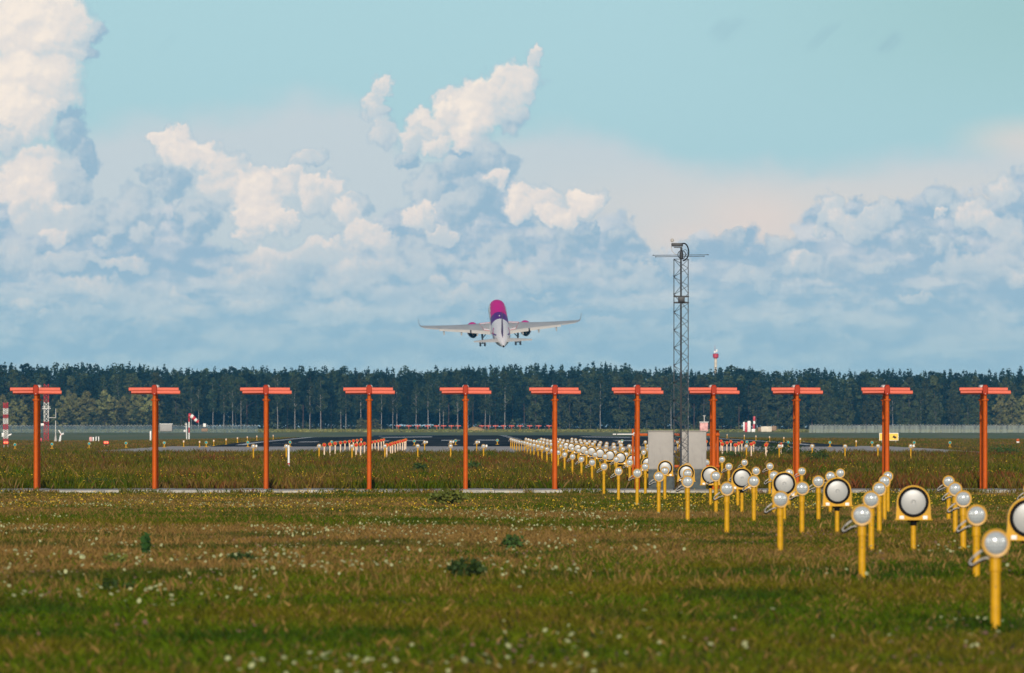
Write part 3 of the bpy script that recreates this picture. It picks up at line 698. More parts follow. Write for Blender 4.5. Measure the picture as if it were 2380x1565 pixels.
# marker post
X, z, g = spot(671, 480); r = thing('marker_post', 'slim white marker post with a red ring in the weeds', 'post', (X, z, g))
m_ = MB(); m_.tube((0, 0, .35), (0, 0, 1.10), .045, n=12); m_.lathe([(.045, 0), (.0, .03)], (0, 0, 1.10), n=12); put('upper_post', m_, M['white'], r)
m_ = MB(); m_.tube((0, 0, .30), (0, 0, .36), .048, n=12); put('ring', m_, M['red'], r)
m_ = MB(); m_.tube((0, 0, -.05), (0, 0, .30), .045, n=12); put('lower_post', m_, M['cable'], r)

# slope indicator boxes, lit red
M['glow'] = mat('lit_red_lamp', (.8, .1, .05), .3, emit=(1.0, .10, .03), es=4.0)
M['redbox'] = mat('dark_red_box', (.30, .012, .012), .5)
def papi(px, py, label):
    z = 1060.; r = thing('slope_indicator', label, 'light unit', (at(px, z), z, G(at(px, z), z)), 'red lit slope indicator boxes')
    zc = up(py, z) - r.location.z
    m_ = MB(); m_.box((0, .15, zc), (.52, .5, .33), 0, .02); bd = put('box', m_, M['redbox'], r)
    for x in (-.11, .11):
        m_ = MB(); m_.lathe([(0, -.03), (.05, -.02), (.085, 0)], (x, -.105, zc), (0, 1, 0), 16); put('lamp', m_, M['glow'], bd)
    for x in (-.18, .18):
        m_ = MB(); m_.tube((x, .1, 0), (x, .1, zc - .15), .03, n=8); put('leg', m_, M['cable'], r)
papi(14, 1029, 'red box with two lit lamps at the foot of the striped mast, far left')
papi(247, 1029, 'red box with two lit lamps in grass between the first two orange antennas')

# yellow direction board
zb = 1150.; X = at(2066, zb); r = thing('direction_board', 'yellow board with black arrow mark, half hidden behind an orange antenna mast', 'sign', (X, zb, G(X, zb)))
bw, bh = 1.95, .78; bz = up(1024.5, zb) - r.location.z + bh / 2
m_ = MB(); m_.box((0, .05, bz), (bw, .12, bh), 0, .02); bd = put('panel', m_, M['white'], r)
m_ = MB(); m_.box((0, -.013, bz), (bw - .10, .02, bh - .10)); put('face', m_, mat('yellow_face', (.85, .52, .01), .4), bd)
m_ = MB(); ar = [(-.24, -.02), (-.02, .20), (.0, .10), (.16, .06), (.25, -.04), (.14, -.05), (.20, -.20), (.08, -.12), (.0, -.22), (.0, -.10)]
m_.prism([(x + .56, z_ + bz - .03) for x, z_ in ar], -.034, -.026); put('arrow', m_, M['black'], bd)
for x in (-.7, .7):
    m_ = MB(); m_.tube((x, .05, 0), (x, .05, bz - bh / 2 + .03), .03, n=8); put('leg', m_, M['cable'], r)

# ------------------------------------------------------------------ striped lattice masts, whip, vane at far left
def lattice(name, label, px, z, bands, width, cat='mast', step=.42, solid=False):
    X = at(px, z); g = G(X, z); r = thing(name, label, cat, (X, z, g)); sF = FP / z
    for (pa, pb, mt) in bands:          # from lower to upper, as heights
        z0, z1 = max(0, up(pa, z) - g), up(pb, z) - g; m_ = MB(); hw_ = width / 2
        L = [(-hw_, -hw_), (hw_, -hw_), (hw_, hw_), (-hw_, hw_)]
        for x, y in L: m_.tube((x, y, z0), (x, y, z1), .035, n=6)
        n_ = max(1, round((z1 - z0) / step))
        for q in range(4):
            a, b_ = L[q], L[(q + 1) % 4]
            for kk in range(n_):
                za, zb_ = z0 + (z1 - z0) * kk / n_, z0 + (z1 - z0) * (kk + 1) / n_
                m_.tube((*a, za), (*b_, zb_), .022, n=5); m_.tube((*b_, za), (*a, zb_), .022, n=5); m_.tube((*a, za), (*b_, za), .018, n=5)
        put('mast_section', m_, M[mt], r)
    return r
m1 = lattice('striped_mast', 'short red and white striped mast at the left edge', 13.5, 1420, [(1027, 1019, 'red'), (1019, 998.5, 'white'), (998.5, 985.5, 'red'), (985.5, 972, 'white'), (972, 963, 'red'), (963, 949, 'white'), (949, 936, 'red')], .56, step=.25)
m_ = MB(); m_.box((-.35, -.2, up(1011, 1420) - m1.location.z), (.28, .3, .5), 0, .03); m_.box((.5, -.2, up(1011, 1420) - m1.location.z), (.5, .12, .18), 0, .03, Matrix.Rotation(-.4, 3, 'Y')); put('side_antenna', m_, M['white'], m1)
m2 = lattice('striped_mast', 'taller red and white lattice mast behind the first orange antenna', 108, 1460, [(1030, 979.5, 'red'), (979.5, 935, 'white'), (935, 893, 'red')], .58, step=.55)
zb_ = up(950, 1460) - m2.location.z
m_ = MB(); m_.box((0, -.3, zb_), (1.1, .08, .06)); m_.box((0, .3, zb_), (1.1, .08, .06)); m_.box((0, -.3, zb_ + .22), (1.0, .06, .05)); m_.box((0, .3, zb_ + .22), (1.0, .06, .05)); put('platform', m_, M['white'], m2)
za_ = up(971, 1460) - m2.location.z
m_ = MB(); m_.tube((.3, 0, za_), (1.2, 0, za_), .03, n=6); m_.tube((1.2, 0, za_ - .05), (1.2, 0, za_ + 1.15), .035, .02, n=6); put('side_arm', m_, M['white'], m2)
m_ = MB(); m_.box((-.5, -.3, up(987, 1460) - m2.location.z), (.42, .2, .3), 0, .02); put('equipment_box', m_, M['white'], m2)
X, z, g = spot(129.5, 1450); r = thing('thin_pole', 'thin white pole with a flared grey foot beside the lattice mast', 'pole', (X, z, g))
m_ = MB(); m_.tube((0, 0, 0), (0, 0, up(978, z) - g), .05, .03, n=8); put('shaft', m_, M['white'], r)
m_ = MB(); m_.tube((0, 0, -.1), (0, 0, 1.0), .24, .05, n=10); put('foot', m_, M['cable'], r)
X, z, g = spot(140.5, 1440); r = thing('wind_vane', 'white angled instrument post with red joint right of the lattice mast', 'instrument', (X, z, g))
m_ = MB(); m_.tube((-.1, 0, -.05), (.05, 0, up(1012, z) - g), .16, .11, n=10); put('post', m_, M['white'], r)
m_ = MB(); zj = up(1010.5, z) - g; m_.tube((.05, 0, zj - .12), (.09, 0, zj + .14), .07, n=8); put('joint', m_, M['red'], r)
m_ = MB(); m_.tube((.09, 0, zj + .12), (-.22, 0, up(1000, z) - g), .075, .085, n=8); m_.tube((.07, 0, zj), (.44, 0, zj + .14), .10, .14, n=10); put('vane', m_, M['white'], r)
# windsock
z = 1480.; X = at(439.5, z); g = G(X, z); r = thing('windsock', 'red and white windsock drooping from its striped pole', 'windsock', (X, z, g))
for (a, b_, mt) in ((1026, 1006, 'white'), (1006, 994, 'red'), (994, 981, 'white'), (981, 966, 'red')):
    m_ = MB(); m_.tube((0, 0, max(0, up(a, z) - g)), (0, 0, up(b_, z) - g), .085, n=10); put('pole_band', m_, M[mt], r)
pc = [(438.2, 965.5, .27), (443.5, 966.5, .30), (448.5, 970, .27), (453, 974.5, .24), (457, 978.5, .22), (462, 981, .20)]
pts = [((px - 439.5) / FP * z, -.1, up(py, z) - g, rr) for px, py, rr in pc]
for i in range(5):
    m_ = MB(); A_, B_ = pts[i], pts[i + 1]; m_.tube(A_[:3], B_[:3], A_[3], B_[3], n=14); put('sock_band', m_, M['red' if i % 2 == 0 else 'white'], r)
X, z, g = spot(433, 1470.); r = thing('instrument_post', 'white instrument post with a round box left of the windsock', 'instrument', (X, z, g))
m_ = MB(); m_.tube((.07, 0, 0), (-.02, 0, up(983, z) - g), .07, .06, n=8)
for py in (986, 992): m_.box((-.05, 0, up(py, z) - g), (.34, .06, .05))
put('post', m_, M['white'], r)
m_ = MB(); m_.lathe([(0, -.2), (.15, -.12), (.19, 0), (.15, .12), (0, .2)], (-.2, -.1, up(1002, z) - g), n=12); put('box', m_, M['white'], r)

# far small things near the fence
def far_box(name, label, cat, px, z, parts):
    X = at(px, z); g = G(X, z); r = thing(name, label, cat, (X, z, g)); sF = FP / z
    for nm, mt, dx, pya, pyb, w, dp in parts:
        z0, z1 = up(pyb, z) - g, up(pya, z) - g; m_ = MB()
        m_.box((dx / sF, 0, (z0 + z1) / 2), (w / sF, dp, z1 - z0), 0, min(w / sF, z1 - z0) * .18); put(nm, m_, M[mt], r)
    return r
M['pinkw'] = mat('pink_white_paint', (.72, .36, .33), .6, 0, .35, .9)
M['creamh'] = mat('cream_wall', (.66, .58, .46), .7, 0, .15, 1)
far_box('container', 'pale grey container by the left fence right of the second orange antenna', 'container', 386, 2960, [('body', 'cab', 0, 986, 1003.5, 30, 2.4), ('roof', 'white', 0, 985, 986.6, 31, 2.6)])
far_box('beacon', 'white beacon on a low brown base near the windsock', 'beacon', 475.6, 2900, [('lamp', 'white', 0, 984.5, 993, 7, .7), ('neck', 'dark', 0, 993, 996, 7, .7), ('base', 'hub', 0, 996, 1003.5, 15, 1.6)])
far_box('hut', 'pinkish red hut with a mast far behind the eighth orange antenna', 'hut', 1636, 2950, [('body', 'pinkw', 0, 982, 1004.5, 20, 2.2), ('roof', 'white', 0, 980.6, 982.2, 21, 2.4), ('mast', 'cable', 1, 966, 981, 2.2, .2), ('mast_top', 'cable', 1, 965.5, 968, 6, .2)])
far_box('hut', 'white and red striped cabinet on the far grass, tall and narrow', 'cabinet', 1739, 2950, [('body', 'white', 2, 978.5, 1004.5, 8, .9), ('side', 'red', -5, 982, 1004.5, 6, .9), ('edge', 'white', -10, 981, 1002, 4, .9)])
far_box('striped_post', 'red and white striped post on the far grass beside the striped cabinet', 'post', 1753, 2940, [('post', 'red', 0, 968, 979, 5, .5), ('post', 'white', 0, 979, 986, 5, .5), ('post', 'red', -1, 986, 997, 5, .5), ('foot', 'white', -2, 997, 1004.5, 9, .9)])
far_box('shelter', 'low cream shelter right of the striped post on the far grass', 'shelter', 1781, 2960, [('body', 'creamh', 0, 991, 1004.5, 26, 3), ('side', 'hub', -16, 993, 1003.5, 8, 2.4), ('side', 'hub', 18, 990, 1002, 12, 2.4)])
far_box('marker_board', 'dark pink marker board at the foot of the lattice mast', 'marker', 95, 1450, [('board', 'red', 0, 1018, 1028, 6, .15)])
far_box('marker_board', 'pale pink marker board between the first two orange antennas', 'marker', 212.5, 1460, [('board', 'pinkw', -1.5, 1016, 1027, 7, .15), ('edge', 'white', 4.5, 1016, 1027, 3, .15)])
far_box('marker_board', 'pair of slim white marker boards left of the second orange antenna', 'marker', 226.5, 1470, [('board', 'white', -3, 1015, 1026, 2.4, .12), ('board', 'white', 3, 1015, 1026, 2.4, .12)])
far_box('marker_board', 'orange and white marker board at the right edge', 'marker', 2366, 1200, [('board', 'orange', 0, 1020, 1026.5, 7, .15), ('foot', 'white', 0, 1026.5, 1031, 8, .15)])
far_box('marker_post', 'white marker post behind the second orange antenna', 'post', 350, 1430, [('post', 'white', 0, 1002, 1024, 3.5, .2)])
X, z, g = spot(1104, 3300.); r = MB()
mv = [(random.uniform(-1, 1) * .12) for _ in range(200)]; prof = [(4.0, -.1), (3.6, .3), (2.8, .7), (1.6, 1.05), (.7, 1.25), (0, 1.3)]
r.lathe(prof, n=20); r.v = [(x + mv[i % 200] * 3, y + mv[(i * 7) % 200] * 3, z_ + mv[(i * 3) % 200]) for i, (x, y, z_) in enumerate(r.v)]
o = put('sand_heap', r, M['ochre']); o.location = (X, z, g); o.scale = (.9, .9, 1); tag(o, 'orange yellow sand heap on the far grass right of the fifth orange antenna', 'heap')
# red antennas at the far end
def make_far():
    r = thing('far_antenna', 'x', 'antenna', group='tiny red antennas beyond the far end of the runway')
    m_ = MB(); m_.tube((0, 0, 0), (0, 0, 1.2), .10, n=8); put('pole', m_, M['orange'], r)
    m_ = MB(); m_.box((0, .5, 1.42), (.32, 1.4, .5), 0, .05); m_.tube((-.85, 0, 1.46), (.85, 0, 1.46), .15, n=8); put('head', m_, M['salmon'], r)
    return r
fa = Proto(make_far())
FX = [926, 950, 971, 994, 1015, 1031, 1049, 1065, 1120, 1135, 1152, 1170, 1189, 1209, 1231, 1252, 1276]
for i, px in enumerate(FX):
    X, z, g = spot(px, 3560.); fa.place((X, z, g), 'tiny red antenna before the far forest, %s from left' % nth(i, 'first'))
# control tower behind the forest
z = 5400.; X = at(1663.4, z); g = G(X, z); sF = FP / z; r = thing('control_tower', 'distant white tower with a red top rising behind the forest', 'tower', (X, z, g))
u = lambda py: up(py, z) - g
m_ = MB(); m_.tube((0, 0, 0), (0, 0, u(833)), .95, .62, n=16); put('shaft', m_, M['creamh'], r)
m_ = MB(); m_.lathe([(.6, u(834)), (1.35, u(831)), (1.4, u(823)), (1.0, u(822)), (0, u(821.5))], n=16); put('cab', m_, M['red'], r)
m_ = MB(); m_.box((-.35, 0, u(818.5)), (1.0, 1, .9), 0, .1); m_.box((.5, 0, u(815.5)), (.8, .9, 1.3), 0, .15); put('dish', m_, M['white'], r)
m_ = MB(); m_.tube((-.35, 0, u(820)), (-.35, 0, u(803)), .09, .05, n=6); put('aerial', m_, M['red'], r)

# ------------------------------------------------------------------ fences
def mesh_mat(name, c, dens):
    m = bpy.data.materials.new(name); m.use_nodes = True; t = NT(m.node_tree); b = m.node_tree.nodes['Principled BSDF']; o_ = m.node_tree.nodes['Material Output']
    po = t.n('ShaderNodeNewGeometry').outputs['Position']
    n_ = t.noise(t.vmath('MULTIPLY', po, (1, 1, .15)), 1.1, 5, .6)
    b.inputs['Base Color'].default_value = c; b.inputs['Roughness'].default_value = .7
    tr = t.n('ShaderNodeBsdfTransparent'); mx = t.n('ShaderNodeMixShader')
    t.put(mx.inputs[0], t.rng(n_, .25, .75, dens[0], dens[1])); m.node_tree.links.new(tr.outputs[0], mx.inputs[1]); m.node_tree.links.new(b.outputs[0], mx.inputs[2]); m.node_tree.links.new(mx.outputs[0], o_.inputs[0])
    return m
M['wire'] = mesh_mat('wire_mesh', (.10, .16, .19, 1), (.30, .65)); M['coil'] = mesh_mat('barbed_wire', (.62, .62, .62, 1), (.30, .95)); M['wire2'] = mesh_mat('pale_wire_mesh', (.24, .28, .26, 1), (.35, .85))
def fence(label, pxa, pxb, z, mt, hgt=2.15):
    xa, xb = at(pxa, z), at(pxb, z); r = thing('perimeter_fence', label, 'fence', ((xa + xb) / 2, z, 0))
    n_ = 40; x_ = np.linspace(xa, xb, n_ + 1); cx = (xa + xb) / 2
    m_ = MB()
    for i in range(n_):
        a, b_ = x_[i], x_[i + 1]; ga, gb = G(a, z), G(b_, z)
        m_.add([(a - cx, 0, ga + .02), (b_ - cx, 0, gb + .02), (b_ - cx, 0, gb + hgt * .84), (a - cx, 0, ga + hgt * .84)], [(0, 1, 2, 3)])
    put('wire_panel', m_, M[mt], r)
    m_ = MB(); pts = []
    for i in range(500):
        u_ = i / 499; X = xa + (xb - xa) * u_; a = i * 1.3
        pts.append((X - cx, .18 * math.cos(a), G(X, z) + hgt * .90 + .18 * math.sin(a) + random.uniform(-.04, .04)))
    m_.path(pts, .045, 4); put('barbed_coil', m_, M['coil'], r)
    for i in range(int((xb - xa) / 2.9)):
        X = xa + 1 + i * 2.9; m_ = MB(); m_.tube((X - cx, 0, G(X, z) - .05), (X - cx, 0, G(X, z) + hgt * .9), .06, n=6); put('fence_post', m_, M['galv'], r)
fence('grey wire fence below the forest on the left, with barbed wire on top', -160, 600, 3050, 'wire')
fence('pale wire fence below the forest on the right, with bright barbed wire', 1880, 2560, 3050, 'wire2', 2.25)

# ------------------------------------------------------------------ airliner
ZP = 2471.; sP = FP / ZP
pl = thing('airliner', 'white and magenta twin-engine airliner climbing away with its wheels down', 'airplane', (at(1161, ZP), ZP, up(752.5, ZP)))
pl.rotation_euler = (R(13.3), R(-2.1), R(1.35))
MW = mat('aircraft_white', (.90, .87, .87), .4, 0, .01, .2, spec=.3); MM = mat('aircraft_magenta', (.74, .0, .26), .45, 0, .01, .2, spec=.15); MP = mat('aircraft_purple', (.12, .008, .22), .45, 0, .01, .2, spec=.15)
MG = mat('wing_grey', (.40, .41, .41), .4, 0, .08, .4, (.28, .29, .30, .4)); MGL = mat('flap_pale', (.60, .57, .52), .45, 0, .06, .6)
st = [(20.3, .05, -.55), (20.0, .35, -.52), (19.4, .75, -.42), (18.4, 1.2, -.26), (17.0, 1.6, -.12), (15.3, 1.86, -.03), (13.5, 1.97, 0), (-9.5, 1.975, 0), (-12.5, 1.90, .06), (-15.5, 1.66, .22), (-18.5, 1.26, .40), (-21.0, .86, .52), (-23.0, .52, .58), (-24.2, .33, .60), (-24.6, .26, .60)]
sy = np.array([s_[0] for s_ in st])[::-1]; sr = np.array([s_[1] for s_ in st])[::-1]; sz = np.array([s_[2] for s_ in st])[::-1]
ysn = np.concatenate([np.arange(20.3, 13.5, -.35), np.arange(13.5, -24.6, -.4), [-24.6]]); NR = 56; rings = []
for y in ysn:
    rr, zc = np.interp(y, sy, sr), np.interp(y, sy, sz)
    rings.append([(rr * math.cos(a), y, zc + rr * 1.03 * math.sin(a)) for a in np.linspace(0, 2 * math.pi, NR, endpoint=False)])
fu = MB(); fu.loft(rings)
for i, f in enumerate(fu.f):
    c_ = np.mean([fu.v[j] for j in f], axis=0); x, y, z_ = c_; mi = 0
    low = .75 + .05 * max(0, y - 3)
    if y > 2.6 - .10 * (x * x) and z_ > low and y < 19: mi = 1
    elif y > -4.2 + .0 * x and z_ > .55 and y <= 2.7: mi = 2
    if -16.5 < y < -9 and .1 < z_ < 1.25 and abs(x) > 1.2:
        q = (y + 16.5) / 7.5; w_ = (z_ - .1) / 1.15
        if abs(w_ - q) < .16 or abs(w_ - 1 + q) < .12: mi = 2 if q < .5 else 1
    fu.m[i] = mi
fo = put('fuselage', fu, [MW, MM, MP], pl)
m_ = MB(); m_.lathe([(.24, 0), (.24, -.05), (.17, -.12), (.0, -.02)], (0, -24.6, .60), (0, 1, 0), 20); put('exhaust', m_, M['black'], fo)
m_ = MB(); m_.lathe([(.0, 0), (.18, .05), (.0, .25)], (0, -1.5, 2.02), n=10); put('beacon', m_, M['white'], fo)
# wing to body fairing
fr_ = []
for y in np.linspace(7.0, -6.5, 24):
    k_ = math.sqrt(max(0.0, 1 - ((y - .25) / 6.9) ** 2)); fr_.append([(2.25 * k_ ** .5 * math.cos(a) * (1 if k_ else 0), y, -1.15 + 1.1 * k_ * math.sin(a)) for a in np.linspace(0, 2 * math.pi, 28, endpoint=False)])
m_ = MB(); m_.loft(fr_); put('belly_fairing', m_, MW, pl)
def foil(le, chord, x, z, th, inc, n=14):
    pts = []
    tt = list(np.linspace(0, 1, n)); prof = lambda c: 5 * th * (.2969 * math.sqrt(c) - .126 * c - .3516 * c * c + .2843 * c ** 3 - .1015 * c ** 4)
    up_ = [(c_ ** 1.6, prof(c_ ** 1.6)) for c_ in tt]; lo_ = [(c_ ** 1.6, -prof(c_ ** 1.6) * .6) for c_ in tt[::-1]][1:-1]
    for c_, h_ in up_ + lo_:
        y = le - c_ * chord; pts.append((x, y, z + h_ * chord - math.tan(inc) * c_ * chord + math.tan(inc) * .4 * chord))
    return pts
def shear(b_):
    b_.v = [(p[0], p[1], p[2] + (p[1] - 4.2) * .085) for p in b_.v]
def zw(x): return -1.15 + .078 * (x - 1.9) + .0032 * (x - 1.9) ** 2
def le(x): return 5.3 - .53 * (x - 1.9) if x > 1.9 else 5.3
def te(x): return -1.55 if x < 6.4 else -1.55 - (x - 6.4) * .285
for sd, nm in ((-1, 'left'), (1, 'right')):
    R_ = []
    for x in (1.0, 1.9, 3.5, 5.0, 6.4, 8.5, 10.5, 12.5, 14.5, 16.0, 16.8):
        ch = le(x) - te(x); R_.append([(sd * p[0], p[1], p[2]) for p in foil(le(x), ch, x, zw(x), .13 - .0025 * x, R(3.2 - .12 * x))])
    m_ = MB(); m_.loft(R_); wg = put('wing', m_, MG, pl)
    # winglet
    W_ = []; base_x, bz_ = 16.8, zw(16.8)
    for k_, (dx, dz, c_, off) in enumerate([(0, 0, 1.62, 0), (.35, .10, 1.45, .1), (.62, .38, 1.22, .4), (.76, .80, .98, .75), (.82, 1.35, .70, 1.2), (.86, 1.9, .40, 1.6)]):
        lean = [0, .35, .9, 1.2, 1.25, 1.25][k_]; ring_ = []
        l0 = le(16.8) - off * .75
        for j in range(12):
            a = 2 * math.pi * j / 12; ring_.append((sd * (base_x + dx - math.sin(lean) * .045 * math.sin(a)), l0 - c_ / 2 + c_ / 2 * math.cos(a), bz_ + dz + math.cos(lean) * .055 * math.sin(a)))
        W_.append(ring_)
    m_ = MB(); m_.loft(W_); put('winglet', m_, MG, wg)
    # flaps, drooped, with a dark gap ahead of them
    for xa, xb, ca, cb_ in ((2.0, 6.2, 1.5, 1.4), (6.5, 13.2, 1.35, .85)):
        F = []
        for x, c_ in ((xa, ca), (xb, cb_)):
            inc = R(3.2 - .12 * x); zt = zw(x) - math.tan(inc) * .6 * (le(x) - te(x)) - .10
            F.append([(sd * p[0], p[1], p[2]) for p in foil(te(x) + .10, c_, x, zt, .12, R(17), 8)])
        m_ = MB(); m_.loft(F); put('flap', m_, MGL, wg)
    m_ = MB(); F = []
    for x, c_ in ((13.4, .8), (16.4, .45)):
        inc = R(3.2 - .12 * x); zt = zw(x) - math.tan(inc) * .6 * (le(x) - te(x)) - .02
        F.append([(sd * p[0], p[1], p[2]) for p in foil(te(x) + .25, c_, x, zt, .10, R(6), 8)])
    m_.loft(F); put('aileron', m_, MGL, wg)
    for x in (4.95, 8.4, 12.2):
        m_ = MB(); zt = zw(x) - .42; sc2 = 1.0 if x < 10 else .85
        m_.lathe([(0, 0), (.14 * sc2, .5), (.19 * sc2, 1.4), (.17 * sc2, 2.4), (0.03, 3.2)], (sd * x, te(x) + 1.4, zt), (0, -1, -.20), 10); put('flap_fairing', m_, MGL, wg)
    # walkway panel, a thin plate on the wing root
    m_ = MB(); P4 = []
    for x, y in ((1.95, 4.3), (4.3, 3.2), (3.45, -1.1), (1.95, -1.35)):
        ch = le(x) - te(x); c_ = (le(x) - y) / ch; th = .13 - .0025 * x; inc = R(3.2 - .12 * x)
        hh = 5 * th * (.2969 * math.sqrt(c_) - .126 * c_ - .3516 * c_ * c_ + .2843 * c_ ** 3 - .1015 * c_ ** 4) * ch - math.tan(inc) * c_ * ch + math.tan(inc) * .4 * ch
        P4.append((sd * x, y, zw(x) + hh + .06))
    P4b = [(p[0], p[1], p[2] - .05) for p in P4]
    m_.loft([P4b, P4]); wk = put('walkway_panel', m_, MW, wg)
    cen = np.mean(P4, axis=0); m_ = MB()
    for i in range(4):
        a, b_ = np.array(P4[i]), np.array(P4[(i + 1) % 4]); m_.tube(a + (0, 0, .015), b_ + (0, 0, .015), .05, n=4)
    for q in (.2, .45, .7):
        pq = np.array(P4[0]) * (1 - q) + np.array(P4[3]) * q; pw = np.array(P4[1]) * (1 - q) + np.array(P4[2]) * q; c_ = pq * .45 + pw * .55; m_.box(tuple(c_ + (0, 0, .03)), (.22, .3, .03))
    put('red_outline', m_, M['red'], wk)
    # engine
    ex, ez = 5.75, -2.58
    m_ = MB(); m_.lathe([(.98, 7.35), (1.10, 7.45), (1.24, 7.2), (1.32, 6.2), (1.28, 4.8), (1.08, 3.4), (.98, 3.0), (.94, 3.05), (.98, 4.2)], (sd * ex, 0, ez), (0, 1, 0), 32)
    for i, f in enumerate(m_.f):
        c_ = np.mean([m_.v[j] for j in f], axis=0); m_.m[i] = 1 if c_[1] < 4.1 else 0
    shear(m_); en = put('engine', m_, [MM, MW], pl)
    m_ = MB(); m_.lathe([(.93, 4.2), (.90, 3.3), (.78, 2.5), (.70, 1.9), (.66, 1.95), (.6, 3.0), (0, 3.0)], (sd * ex, 0, ez), (0, 1, 0), 28); shear(m_); put('nozzle', m_, M['black'], en)
    m_ = MB(); m_.lathe([(0, 1.1), (.14, 1.7), (.22, 2.4), (.24, 3.0)], (sd * ex, 0, ez), (0, 1, 0), 16); shear(m_); put('exhaust_cone', m_, MGL, en)
    m_ = MB(); m_.box((sd * ex, 3.6, ez + 1.15), (.32, 3.4, .7), 0, .1); put('pylon', m_, MW, en)
    # tailplane
    T_ = []
    for x, l_, c_ in ((.4, -17.6, 3.5), (3.2, -19.4, 2.45), (6.1, -21.3, 1.3), (6.3, -21.6, .9)):
        T_.append([(sd * p[0], p[1], p[2]) for p in foil(l_, c_, x, .72 + .085 * x, .11, R(1.5), 10)])
    m_ = MB(); m_.loft(T_); put('tailplane', m_, MGL, pl)
    # main gear
    gx = 3.85
    m_ = MB(); m_.tube((sd * gx, -1.4, -1.3), (sd * gx, -1.5, -3.9), .20, .16, n=12); m_.tube((sd * (gx - 1.1), -1.4, -1.5), (sd * gx, -1.5, -2.8), .11, n=8); m_.tube((sd * (gx - .55), -1.5, -3.92), (sd * (gx + .55), -1.5, -3.92), .09, n=8); m_.box((sd * (gx + .18), -1.3, -2.1), (.10, .8, 1.2))
    ge = put('landing_gear', m_, M['steel'], pl)
    for wx in (-.5, .5):
        m_ = MB(); m_.lathe([(.25, -.2), (.56, -.2), (.64, -.14), (.64, .14), (.56, .2), (.25, .2)], (sd * gx + wx, -1.5, -3.92), (1, 0, 0), 24); m_.tube((sd * gx + wx - .12, -1.5, -3.92), (sd * gx + wx + .12, -1.5, -3.92), .26, n=14); put('wheel', m_, M['rubber'], ge)
# fin
F = []
for z_, l_, c_, th in ((1.2, -13.9, 6.6, .09), (2.6, -15.6, 5.6, .09), (5.0, -18.2, 4.1, .085), (7.3, -20.6, 2.75, .08)):
    F.append([((p[2]) * 1.0, p[1], z_) for p in foil(l_, c_, 0, 0, th, 0, 12)])
for r_ in F:
    for i, p in enumerate(r_): r_[i] = (p[0], p[1], p[2])
m_ = MB(); m_.loft(F); fn = put('tail_fin', m_, MP, pl)
m_ = MB(); m_.loft([[(p[0] * 1.25, p[1] + .02, 7.3) for p in F[3]], [(p[0] * 1.2, p[1] - .45, 7.9) for p in F[3]]]); put('fin_tip', m_, MM, fn)

# ------------------------------------------------------------------ trees
def fast_mesh(name, V, F4, mats, attr=None, cols=None, smooth=False):
    """V (n,3); F4 (m,k) index array with constant k"""
    me = bpy.data.meshes.new(name); n, m = len(V), len(F4); k_ = F4.shape[1]
    me.vertices.add(n); me.vertices.foreach_set('co', V.astype(np.float32).ravel())
    me.loops.add(m * k_); me.loops.foreach_set('vertex_index', F4.astype(np.int32).ravel())
    me.polygons.add(m); me.polygons.foreach_set('loop_start', np.arange(0, m * k_, k_, dtype=np.int32))
    for mt in (mats if isinstance(mats, (list, tuple)) else [mats]): me.materials.append(mt)
    me.update(calc_edges=True)
    if cols is not None:
        a = me.color_attributes.new('tint', 'FLOAT_COLOR', 'POINT'); a.data.foreach_set('color', np.c_[cols, np.ones(len(cols))].astype(np.float32).ravel())
    return me
def leaf_mat(name, dark, light, hs=.55, nscale=.35):
    m = bpy.data.materials.new(name); m.use_nodes = True; t = NT(m.node_tree); b = m.node_tree.nodes['Principled BSDF']
    ge_ = t.n('ShaderNodeNewGeometry'); oi = t.n('ShaderNodeObjectInfo')
    nz = t.noise(ge_.outputs['Position'], nscale, 3, .5)
    f = t.math('ADD', t.math('MULTIPLY', ge_.outputs['Random Per Island'], .55), t.math('MULTIPLY', t.rng(nz, .3, .7), .45))
    c = t.mix(f, tuple(dark) + (1,), tuple(light) + (1,))
    hv = t.n('ShaderNodeHueSaturation'); t.put(hv.inputs['Color'], c); t.put(hv.inputs['Value'], t.rng(oi.outputs['Random'], 0, 1, .75, 1.25, False)); t.put(hv.inputs['Hue'], t.rng(oi.outputs['Random'], 0, 1, .485, .515, False))
    t.put(b.inputs['Base Color'], hv.outputs[0]); b.inputs['Roughness'].default_value = .7; b.inputs['Specular IOR Level'].default_value = .15
    return m
LM = dict(pine=leaf_mat('pine_needles', (.002, .010, .010), (.018, .040, .022)), spruce=leaf_mat('spruce_needles', (.002, .011, .010), (.020, .042, .020)),  # cloud shade over the wood is put into these dark needle colours
          birch=leaf_mat('birch_leaves', (.006, .020, .010), (.060, .080, .030)), bush=leaf_mat('sunlit_pale_leaves', (.06, .075, .025), (.24, .23, .085)), alder=leaf_mat('alder_leaves', (.010, .024, .012), (.085, .100, .038)))  # bush colour holds painted sunlight, alder and birch a duller half shade
BK = dict(pine=mat('pine_bark', (.10, .062, .048), .9, 0, .3, 1.5), spruce=mat('spruce_bark', (.07, .05, .04), .9), birch=mat('birch_bark', (.34, .33, .32), .8, 0, .15, 1.2, (.05, .05, .05, .8)), bush=mat('willow_bark', (.12, .10, .07), .9), alder=mat('alder_bark', (.10, .085, .07), .9))
